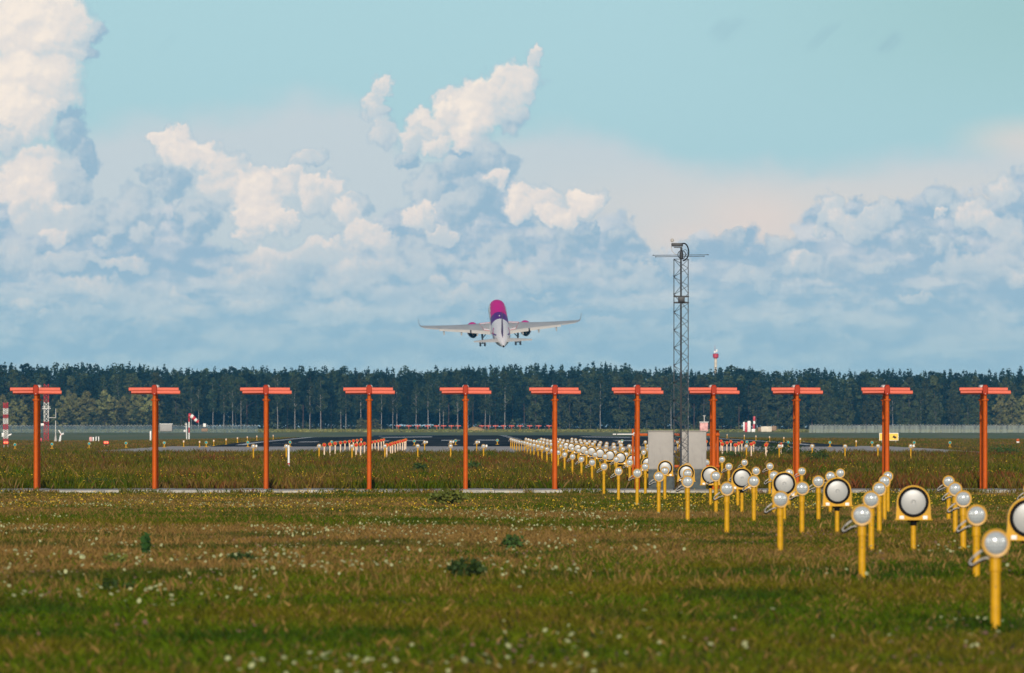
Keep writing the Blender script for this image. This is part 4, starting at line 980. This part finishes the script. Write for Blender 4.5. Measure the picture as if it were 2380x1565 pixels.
def leaves(pts, size, r_):
    n = len(pts); a = r_.normal(size=(n, 3)); a /= np.linalg.norm(a, axis=1)[:, None]; b_ = r_.normal(size=(n, 3)); b_ -= a * (a * b_).sum(1)[:, None]; b_ /= np.linalg.norm(b_, axis=1)[:, None]
    s_ = size * r_.uniform(.6, 1.5, (n, 1)); a = a * s_; b_ = b_ * s_ * .7
    V = np.stack([pts - a - b_ * .4, pts + a * .2 - b_, pts + a + b_ * .3, pts - a * .1 + b_], 1).reshape(-1, 3)
    return V, np.arange(4 * n).reshape(n, 4)
def crown_points(kind, h, r_, n):
    P_ = []
    if kind == 'spruce':
        t0 = .12; z = r_.beta(1.1, 1.7, n) * (1 - t0) + t0; lay = np.abs(((z * h / 1.1) % 1) - .5) * 2
        rad = (1 - z) ** .85 * h * .17 * (.55 + .55 * lay) + .15; th = r_.uniform(0, 2 * np.pi, n); q = np.sqrt(r_.uniform(.25, 1, n))
        ph = r_.uniform(0, 6, 3); wob = 1 + .18 * np.sin(3 * th + ph[0] + 9 * z) + .12 * np.sin(5 * th + ph[1])
        return np.c_[rad * q * wob * np.cos(th), rad * q * wob * np.sin(th), z * h - .12 * rad]
    nb = dict(pine=16, birch=20, bush=46, alder=44)[kind]; lo, hi = dict(pine=(.52, .97), birch=(.36, .97), bush=(.06, .93), alder=(.10, .95))[kind]; w = dict(pine=.15, birch=.13, bush=.24, alder=.19)[kind]
    for i in range(nb):
        u_ = (i + r_.uniform(0, 1)) / nb; z = lo + (hi - lo) * u_; prof = math.sin(math.pi * min(1, max(.06, (u_ * .86 + .13)))) ** .7
        rr = h * w * prof * r_.uniform(.25, 1.0); th = r_.uniform(0, 6.28); c_ = np.array([rr * math.cos(th), rr * math.sin(th), z * h])
        br_ = h * dict(pine=.07, birch=.065, bush=.05, alder=.05)[kind] * r_.uniform(.6, 1.25) * (1.1 - .45 * u_); k_ = n // nb
        d = r_.normal(size=(k_, 3)); d /= np.linalg.norm(d, axis=1)[:, None]; d *= (r_.uniform(.2, 1, (k_, 1)) ** .4) * br_ * np.array([1.25, 1.25, .75 if kind == 'pine' else 1.0]); P_.append(c_ + d)
    return np.concatenate(P_)
def tree_mesh(kind, seed, n):
    r_ = np.random.default_rng(seed); h = 1.0 * dict(pine=20, spruce=20, birch=19, bush=11, alder=17)[kind]
    pts = crown_points(kind, h, r_, n); V, F_ = leaves(pts, dict(pine=.30, spruce=.30, birch=.27, bush=.26, alder=.30)[kind], r_)
    cm = fast_mesh(kind + '_crown', V, F_, LM[kind])
    m_ = MB(); top = h * dict(pine=.93, spruce=.97, birch=.92, bush=.75, alder=.85)[kind]; r0 = dict(pine=.17, spruce=.16, birch=.13, bush=.12, alder=.15)[kind]
    bend = [(r_.uniform(-.25, .25) * i / 4, r_.uniform(-.2, .2) * i / 4, top * i / 5) for i in range(6)]; bend[0] = (0, 0, -.3)
    for i in range(5): m_.tube(bend[i], bend[i + 1], r0 * (1 - i / 5.6), r0 * (1 - (i + 1) / 5.6), n=7, caps=False)
    for i in range(8 if kind != 'bush' else 5):
        z = h * r_.uniform(.35, .85); a = r_.uniform(0, 6.28); L = h * r_.uniform(.05, .12); q = z / top * 5; ii = min(4, int(q)); b0 = np.array(bend[ii]) * (1 - (q - ii)) + np.array(bend[ii + 1]) * (q - ii)
        m_.tube(b0, b0 + np.array([math.cos(a) * L, math.sin(a) * L, L * .7]), r0 * .3, .02, n=5, caps=False)
    return cm, m_.mesh(kind + '_trunk', BK[kind])
TP = {}
for kind, cnt, n in (('pine', 4, 1500), ('spruce', 3, 1700), ('birch', 4, 1100), ('bush', 3, 2200), ('alder', 4, 2200)):
    TP[kind] = []
    for i in range(cnt):
        cm, tm = tree_mesh(kind, 100 + i + hash(kind[0]) % 1 + ord(kind[0]), n)
        TP[kind].append((cm, tm))
HT = dict(pine=20, spruce=20, birch=19, bush=11, alder=17)
GR = dict(pine='dark pines at the front of the far forest', spruce='pointed spruces at the front of the far forest', birch='birches with pale trunks at the front of the far forest', bush='pale green leafy trees in front of the forest', alder='green leafy trees at the front of the far forest')
PH = dict(pine='dark pine with bare trunk', spruce='dark pointed spruce', birch='birch with thin pale trunk', bush='sunlit pale green tree', alder='dull green leafy tree')
placed = []
def tree(kind, px, z, h, narrow=1.0):
    placed.append((px, kind, z, h, narrow))
TOP = np.array([(-200, 850), (0, 847), (130, 846), (300, 847), (430, 856), (600, 857), (700, 853), (750, 851), (850, 857), (900, 858), (1000, 853), (1100, 853), (1150, 846), (1300, 850), (1400, 845), (1450, 848), (1500, 858), (1560, 855), (1640, 860), (1700, 851), (1800, 863), (1900, 859), (2000, 863), (2100, 861), (2200, 860), (2300, 863), (2380, 856), (2600, 858)])
def topy(px): return float(np.interp(px, TOP[:, 0], TOP[:, 1]))
def hgt(px, z, py): return up(py, z) - G(at(px, z), z)
rt = random.Random(5)
for px in (1030, 1086, 1140, 540, 720, 745, 793, 805, 838, 885, 911, 965, 1065, 1126):    # trunks that catch the light
    tree('birch', px + rt.uniform(-2, 2), 3672 + rt.uniform(-6, 6), hgt(px, 3672, rt.uniform(868, 900)), .8)
for px in (240, 275, 445, 462, 495, 520, 560, 1395, 1560, 2140, 2075): tree('birch', px, 3675 + rt.uniform(-5, 5), hgt(px, 3675, rt.uniform(866, 905)), .8)
px = -60
while px < 2460:                                  # the front row
    z = 3690 + rt.uniform(-10, 12); left = px < 430; right = px > 1180
    kind = rt.choice(['spruce', 'pine', 'alder', 'spruce'] if left else (['alder', 'alder', 'spruce', 'alder', 'pine'] if right else ['pine', 'pine', 'spruce', 'birch']))
    drop = rt.uniform(6, 42) if (left or right) else rt.uniform(3, 30)
    tree(kind, px, z, hgt(px, z, topy(px) + drop)); px += rt.uniform(17, 27)
for px in (-20, 6, 30, 52, 146, 160, 172, 184, 196, 205, 214, 226, 243, 252, 264, 278, 288, 300, 312, 322, 336, 348, 358, 2215, 2250, 2290, 2325, 2352, 2378):
    pyt = rt.uniform(900, 952) if px < 400 else rt.uniform(900, 935)
    if px in (30, 52): pyt = 925
    tree('bush' if px < 400 or px > 2300 else 'alder', px, 3640 + rt.uniform(-10, 10), hgt(px, 3640, pyt))
for px in (80, 118, 160, 212, 248, 290, 320, 352, 372, 395, 420, 1905, 1940, 1975, 2010, 2050, 2095, 2130, 2175): tree('alder', px + rt.uniform(-6, 6), 3615 + rt.uniform(-12, 6), hgt(px, 3615, rt.uniform(940, 962) if px < 500 else rt.uniform(895, 930)))
for px in (838, 848, 872): tree('bush', px, 3625, hgt(px, 3625, 972 + rt.uniform(-3, 4)))
placed.sort()
cnt = {}
def gap(px):
    k_ = sum(1 for a in AX if a < px)
    if k_ == 0: return 'left of the first orange antenna'
    if k_ == len(AX): return 'right of the last orange antenna'
    return 'between the %s and %s orange antennas' % (nth(k_ - 1, 'first'), nth(k_, 'first'))
for i, (px, kind, z, h, nar) in enumerate(placed):
    g_ = gap(px); key = (kind, g_); cnt[key] = cnt.get(key, 0) + 1
    lab = '%s, %s from left, seen %s' % (PH[kind], nth(cnt[key] - 1, 'first'), g_)
    cm, tm = TP[kind][i % len(TP[kind])]; X = at(px, z); s_ = h / HT[kind]
    r = thing({'bush': 'leafy_tree', 'alder': 'leafy_tree', 'pine': 'pine_tree', 'spruce': 'spruce_tree', 'birch': 'birch_tree'}[kind], lab, 'tree', (X, z, G(X, z) - .05), GR[kind], rz=rt.uniform(0, 6.28))
    w_ = max(s_, .75) * nar * rt.uniform(.9, 1.15); r.scale = (w_, w_, s_)
    put('crown', cm, None, r); put('trunk', tm, None, r)
# the wood behind them, one mass
allV, allF, off = {k_: [] for k_ in TP}, {k_: [] for k_ in TP}, {k_: 0 for k_ in TP}
def pile(kind, px, z, h, j):
    cm = TP[kind][j % len(TP[kind])][0]
    if ('v', cm.name) not in KC:
        V = np.empty(len(cm.vertices) * 3, np.float32); cm.vertices.foreach_get('co', V); KC[('v', cm.name)] = V.reshape(-1, 4, 3)
    V = KC[('v', cm.name)]; V = V[rt.randrange(2)::2].reshape(-1, 3); s_ = h / HT[kind]; a = rt.uniform(0, 6.28); w_ = s_ * rt.uniform(.9, 1.25) * 1.05
    X = at(px, z); c_, n_ = math.cos(a), math.sin(a)
    Q = np.c_[(V[:, 0] * c_ - V[:, 1] * n_) * w_ + X, (V[:, 0] * n_ + V[:, 1] * c_) * w_ + z, V[:, 2] * s_ + G(X, z)]
    allV[kind].append(Q)
j = 0
for zr, dlo, dhi, stp in ((3715, 10, 34, 20), (3740, 3, 22, 17), (3765, -2, 14, 15), (3800, -6, 13, 12), (3840, -8, 12, 12)):
    px = -190
    while px < 2580:
        kind = rt.choice(['pine', 'spruce', 'spruce', 'pine', 'alder', 'birch']) if px < 1150 else rt.choice(['alder', 'spruce', 'pine', 'alder', 'birch', 'spruce'])
        if zr > 3760 and (kind == 'alder' or rt.random() < .5): kind = 'spruce'
        pile(kind, px, zr + rt.uniform(-12, 12), hgt(px, zr, topy(px) + rt.uniform(dlo, dhi)), j); j += 1; px += stp * rt.uniform(.6, 1.4)
Vs, Fm, mats_, mi_ = [], [], [], []
for q, kind in enumerate(TP):
    if allV[kind]:
        V = np.concatenate(allV[kind]); Vs.append(V); mi_.append(np.full(len(V) // 4, len(mats_))); mats_.append(LM[kind])
V = np.concatenate(Vs); me = fast_mesh('forest', V, np.arange(len(V)).reshape(-1, 4), mats_); me.polygons.foreach_set('material_index', np.concatenate(mi_).astype(np.int32))
tag(put('forest', me, None), 'dense dark mixed forest closing the far end of the airfield', 'forest', kind='stuff')
# undergrowth under the forest edge
n = 26000; X = rng.uniform(-230, 240, n); Y = 3700 + rng.uniform(-14, 120, n) ; hh = rng.beta(1.2, 2.2, n) * (3.2 + 2.0 * np.sin(X * .11) * np.cos(X * .031))
V, F_ = leaves(np.c_[X, Y, H(X, Y) + hh], .40, rng); tag(put('undergrowth', fast_mesh('undergrowth', V, F_, LM['alder']), None), 'low dark undergrowth along the foot of the forest', 'undergrowth', kind='stuff')

# ------------------------------------------------------------------ grasses, weeds, flowers
gmt = bpy.data.materials.new('meadow_blades'); gmt.use_nodes = True; t = NT(gmt.node_tree); b = gmt.node_tree.nodes['Principled BSDF']
va = t.n('ShaderNodeAttribute', attribute_name='tint'); ge_ = t.n('ShaderNodeNewGeometry')
hv = t.n('ShaderNodeHueSaturation'); t.put(hv.inputs['Color'], va.outputs['Color']); t.put(hv.inputs['Value'], t.rng(ge_.outputs['Random Per Island'], 0, 1, .6, 1.45, False))
t.put(b.inputs['Base Color'], hv.outputs[0]); b.inputs['Roughness'].default_value = .8; b.inputs['Specular IOR Level'].default_value = .02
def vnoise(x, y, sc, seed):
    x = x / sc + seed * 17.3; y = y / sc + seed * 5.1
    xi, yi = np.floor(x).astype(np.int64), np.floor(y).astype(np.int64); fx, fy = x - xi, y - yi; fx = fx * fx * (3 - 2 * fx); fy = fy * fy * (3 - 2 * fy)
    def hsh(a, b_):
        h_ = (a * 374761393 + b_ * 668265263 + seed * 1442695) & 0x7fffffff; h_ = ((h_ ^ (h_ >> 13)) * 1274126177) & 0x7fffffff; return ((h_ ^ (h_ >> 16)) & 0xffff) / 65535.
    return (hsh(xi, yi) * (1 - fx) + hsh(xi + 1, yi) * fx) * (1 - fy) + (hsh(xi, yi + 1) * (1 - fx) + hsh(xi + 1, yi + 1) * fx) * fy
def fbm(x, y, sc, seed): return (vnoise(x, y, sc, seed) + .5 * vnoise(x, y, sc / 2.1, seed + 3) + .25 * vnoise(x, y, sc / 4.3, seed + 5)) / 1.75
GREEN, OLIVE, STRAW, BROWN, RUST, DKG = map(np.array, ((.050, .080, .003), (.088, .082, .006), (.250, .158, .055), (.135, .078, .020), (.120, .042, .014), (.014, .045, .004)))
def on_paved(X, Y): return ((Y > 750) & (Y < 986) & (X > -25.5) & (X < 37)) | ((Y > 960) & (Y < 2900) & (X > -21.3) & (X < 34.3)) | ((Y > 338.6) & (Y < 348.6))
def blades(name, label, n, y0, y1, hlo, hhi, wid, colf, clump=0, cs=.12, pw=1.0, keep=None, lean=.35):
    u_ = rng.uniform(0, 1, n) ** pw; Y = y0 + (y1 - y0) * u_; X = (HX * 0 + (rng.uniform(-.0545, .0640, n))) * Y + rng.uniform(-1.5, 1.5, n) - 0.0
    idx = None
    if clump:
        m = n // clump; idx = rng.integers(0, m, n); X = X[idx] + rng.normal(0, cs, n) * (Y[idx] / 200) ** .5; Y = Y[idx] + rng.normal(0, cs * 1.6, n)
        hs = rng.uniform(.6, 1.25, m)[idx]
    else: hs = np.ones(n)
    ok = ~on_paved(X, Y)
    if keep is not None: ok &= keep(X, Y)
    X, Y, hs = X[ok], Y[ok], hs[ok]; n = len(X)
    if clump > 11:          # one plant, one colour, give or take
        ii = idx[ok]; _, fi, inv = np.unique(ii, return_index=True, return_inverse=True); first = np.where(rng.uniform(0, 1, n) < .7, fi[inv], np.arange(n))
    h_ = rng.uniform(hlo, hhi, n) * hs * (.7 + .6 * fbm(X, Y * .5, 3.0, 9)) * (1 - .75 * sst(Y, 331, 337) * (Y < 336.6)); w = wid * rng.uniform(.6, 1.5, n) * (np.maximum(Y, 90) / 150) ** .85; Z = H(X, Y)
    th = rng.uniform(0, np.pi, n); dx, dy = np.cos(th) * w, np.sin(th) * w; lx, ly = rng.normal(0, lean, n) * h_, rng.normal(0, lean, n) * h_
    V = np.empty((n, 4, 3)); V[:, 0] = np.c_[X - dx, Y - dy, Z - .03]; V[:, 1] = np.c_[X + dx, Y + dy, Z - .03]
    V[:, 2] = np.c_[X + lx * .4 + dx * .8, Y + ly * .4 + dy * .8, Z + h_ * .6]; V[:, 3] = np.c_[X + lx, Y + ly, Z + h_]
    C_c = colf(X, Y, n); C_c = C_c[first] if clump > 11 else C_c; C4 = np.repeat(C_c, 4, 0)
    me = fast_mesh(name, V.reshape(-1, 3), np.arange(4 * n).reshape(n, 4), gmt, cols=C4)
    return tag(put(name, me, None), label, 'grass', kind='stuff')
def mixc(a, b_, f): return a * (1 - f)[:, None] + b_ * f[:, None]
def col_near(X, Y, n):
    f1 = np.clip((fbm(X, Y * .35, 2.6, 2) - .42) * 4.5, 0, 1); dry = np.clip((fbm(X, Y * .25, 5.5, 4) - .44) * 3.0 + .85 * np.exp(-((Y - 172) / 42) ** 2) * (1.15 - .5 * sst(X / Y, -.01, .03)) - .35 * np.exp(-((Y - 105) / 22) ** 2) - .25 * (X / Y > .02), 0, 1)
    c_ = mixc(np.tile(GREEN, (n, 1)), np.tile(OLIVE, (n, 1)), f1); pick = rng.uniform(0, 1, n)
    c_ = np.where((pick < .14 + .78 * dry)[:, None], mixc(np.tile(BROWN, (n, 1)), np.tile(STRAW, (n, 1)), rng.uniform(0, 1, n) * .75), c_)
    dk = np.clip((fbm(X, Y * .3, 1.7, 8) - .60) * 8, 0, 1); return mixc(c_, np.tile(DKG, (n, 1)), dk * .7)
def col_mid(X, Y, n):
    f1 = np.clip((fbm(X, Y * .3, 3.2, 12) - .38) * 4, 0, 1); pick = rng.uniform(0, 1, n); rust = np.clip((fbm(X, Y * .2, 5, 14) - .5) * 5, 0, 1)
    c_ = mixc(np.tile(GREEN * .85, (n, 1)), np.tile(BROWN, (n, 1)), f1); c_ = np.where((pick < .35)[:, None], OLIVE, c_); c_ = np.where((pick > 1 - .5 * rust)[:, None], RUST, c_)
    return np.where(((pick > .40) & (pick < .48))[:, None], STRAW * .6, c_)
def col_far(X, Y, n):
    f1 = np.clip((fbm(X, Y * .3, 8, 22) - .35) * 4, 0, 1); pick = rng.uniform(0, 1, n); c_ = mixc(np.tile(OLIVE, (n, 1)), np.tile(BROWN * 1.1, (n, 1)), f1); return np.where((pick < .2)[:, None], GREEN, c_)
blades('meadow_grass', 'mixed green and dry grass covering the foreground meadow', 1100000, 56, 337, .02, .085, .0020, col_near, clump=4, cs=.06, pw=.8, lean=.5)
blades('dry_grass', 'thin dry seed stalks scattered through the near grass', 45000, 105, 336, .06, .15, .0010, lambda X, Y, n: mixc(np.tile(STRAW, (n, 1)), np.tile(BROWN, (n, 1)), rng.uniform(0, 1, n)), clump=5, cs=.10, keep=lambda X, Y: fbm(X, Y * .3, 4, 31) > .45, lean=.2)
blades('weed_meadow', 'tall brown and green weeds behind the concrete strip', 620000, 348.5, 760, .05, .38, .0030, col_mid, clump=30, cs=.11, pw=1.5, lean=.26)
blades('far_grass', 'short brownish grass around the runway end', 240000, 745, 1620, .05, .17, .005, col_far, clump=10, cs=.3, pw=.9)
blades('distant_grass', 'yellowish long grass on the far end of the airfield', 60000, 3130, 3690, .15, .5, .035, lambda X, Y, n: mixc(np.tile((.10, .12, .03), (n, 1)), np.tile((.22, .20, .07), (n, 1)), np.clip(rng.uniform(0, 1, n) * .6 + .8 * (fbm(X, Y * .1, 22, 61) - .3), 0, 1)), clump=8, cs=.8)
blades('edge_grass', 'tufts of grass overhanging the front of the concrete strip', 22000, 336.6, 338.8, .02, .17, .0020, col_mid, clump=24, cs=.12, keep=lambda X, Y: fbm(X, Y * .4, 1.5, 41) > .52)
def dots(name, label, n, y0, y1, hlo, hhi, rad, c, seed, thr, sc=3.0, flat=1.3, pw=1.0, cl=9, keep=None):
    m = max(1, n // cl); Yc = y0 + (y1 - y0) * rng.uniform(0, 1, m * 6) ** pw; Xc = rng.uniform(-.050, .060, m * 6) * Yc; ok = fbm(Xc, Yc * .3, sc, seed) > thr
    if keep is not None: ok &= keep(Xc, Yc)
    Xc, Yc = Xc[ok][:m], Yc[ok][:m]; idx = rng.integers(0, len(Xc), n); X = Xc[idx] + rng.normal(0, .30, n); Y = Yc[idx] + rng.normal(0, 1.6, n); ok = ~on_paved(X, Y); X, Y = X[ok], Y[ok]; n = len(X)
    Z = H(X, Y) + rng.uniform(hlo, hhi, n); r_ = rad * rng.uniform(.5, 1.35, n); K = 6; ang = np.arange(K) / K * 2 * np.pi
    tx, ty = rng.normal(0, .25, n), rng.normal(flat, .3, n)          # tilt of the flower head
    V = np.empty((n, K, 3))
    for k_, a in enumerate(ang): ox, oy = r_ * math.cos(a), r_ * math.sin(a); V[:, k_] = np.c_[X + ox, Y + oy, Z + ox * tx + oy * ty]
    me = fast_mesh(name, V.reshape(-1, 3), np.arange(K * n).reshape(n, K), c)
    return tag(put(name, me, None), label, 'flowers', kind='stuff')
fw = mat('white_umbels', (.33, .35, .17), .8, 0, .25, 3); fy = mat('yellow_tansy', (.56, .36, .008), .8, 0, .2, 3); fb = mat('dull_pink_clover', (.16, .09, .06), .8, 0, .2, 3)
dots('white_flowers', 'small white wildflowers scattered over the near meadow', 620, 62, 150, .08, .15, .017, fw, 51, .50, 2.4, cl=5, flat=.45, keep=lambda X, Y: (X / Y < .012) | (rng.uniform(0, 1, len(X)) < .15))
dots('white_clover', 'bands of small white flowers in the middle meadow', 1500, 150, 285, .07, .14, .014, fw, 53, .52, 5, cl=9, flat=.6, keep=lambda X, Y: (X / Y < .020) | (rng.uniform(0, 1, len(X)) < .25))
dots('yellow_flowers', 'yellow wildflowers in front of the concrete strip', 3800, 238, 336, .07, .17, .014, fy, 55, .42, 6, cl=6, flat=.5)
dots('tansy', 'yellow wildflowers among the weeds behind the strip', 4200, 349, 640, .20, .42, .015, fy, 57, .42, 7, cl=6, pw=1.5, flat=.5)
dots('clover', 'dull pink clover heads in the near grass', 500, 68, 200, .04, .10, .016, fb, 59, .5, 3, cl=6, flat=.4)
# single leafy weeds and shrubs
wl = leaf_mat('dock_leaves', (.018, .050, .010), (.050, .095, .020)); yl = leaf_mat('yellowish_weed', (.06, .09, .015), (.16, .17, .03))
def leafy(px, py, h_, w_, n, label, m, name='leafy_weed'):
    z = 120.
    for _ in range(12): z = FP * (2 - G(at(px, z), z)) / (py - HY)
    X = at(px, z); n = int(n); q = rng.normal(size=(n, 3)); q /= np.linalg.norm(q, axis=1)[:, None]; q = q * rng.uniform(.3, 1, (n, 1)) * np.array([w_ / 2, w_ / 2, h_ / 2]); q[:, 2] += h_ * .5
    V, F_ = leaves(q, min(.045, h_ * .13), rng); o = put(name, fast_mesh(name, V, F_, m), None); o.location = (X, z, G(X, z)); tag(o, label, 'plant')
for px, py, h_, w_, n, lab, m in [
    (1085, 1352, .24, .42, 260, 'dark leafy weed in the near grass below the fifth orange antenna', wl), (1192, 1280, .22, .34, 180, 'dark leafy weed right of the fifth orange antenna, farther up the meadow', wl),
    (258, 1380, .16, .22, 120, 'small dark weed low on the left beside white flowers', wl), (300, 1382, .13, .16, 90, 'smaller of two dark weeds low on the left', wl),
    (560, 1310, .14, .36, 420, 'low flat dark weed left of centre in the meadow', wl), (340, 1295, .30, .14, 90, 'upright dark weed below the second orange antenna', wl),
    (265, 1316, .16, .36, 150, 'yellowish flowering weed in the left meadow', yl), (1040, 1178, .42, 1.1, 520, 'pale yellowish bushy weed in front of the strip near the fifth antenna', yl),
    (232, 1137, .36, 1.6, 500, 'low dark green shrub behind the strip between the first two antennas', wl), (975, 1108, .55, .7, 400, 'dark green shrub left of the fifth orange antenna', wl), (1102, 1100, .5, .8, 420, 'dark green shrub right of the fifth orange antenna', wl),
    (1795, 1064, 1.15, 2.3, 700, 'dark green bush at the pavement edge left of the ninth antenna', wl), (1832, 1066, .95, 2.2, 600, 'dark green bush at the pavement edge touching the ninth antenna', wl), (1903, 1078, .8, 1.3, 400, 'small dark bush right of the ninth orange antenna', wl), (1700, 1073, .6, 1.6, 400, 'low dark bush behind the white lamps right of the eighth antenna', wl), (2330, 1060, .7, 2.8, 700, 'low green bush at the right end of the pavement', wl)]:
    leafy(px, py, h_, w_, n, lab, m, 'shrub' if h_ >= .36 else 'leafy_weed')

# ------------------------------------------------------------------ the air
hz = bpy.data.materials.new('haze_air'); hz.use_nodes = True; hz.node_tree.nodes.clear(); t = NT(hz.node_tree)
ho = t.n('ShaderNodeOutputMaterial'); pv = t.n('ShaderNodeVolumePrincipled'); pv.inputs['Color'].default_value = (.10, .50, 1.0, 1); pv.inputs['Density'].default_value = .000042; pv.inputs['Anisotropy'].default_value = 0.0
hz.node_tree.links.new(pv.outputs[0], ho.inputs['Volume'])
m_ = MB(); m_.box((0, 3100, 22), (5200, 6700, 52)); o = put('haze', m_, hz); tag(o, 'thin bluish air haze over the whole airfield', 'haze', kind='stuff')
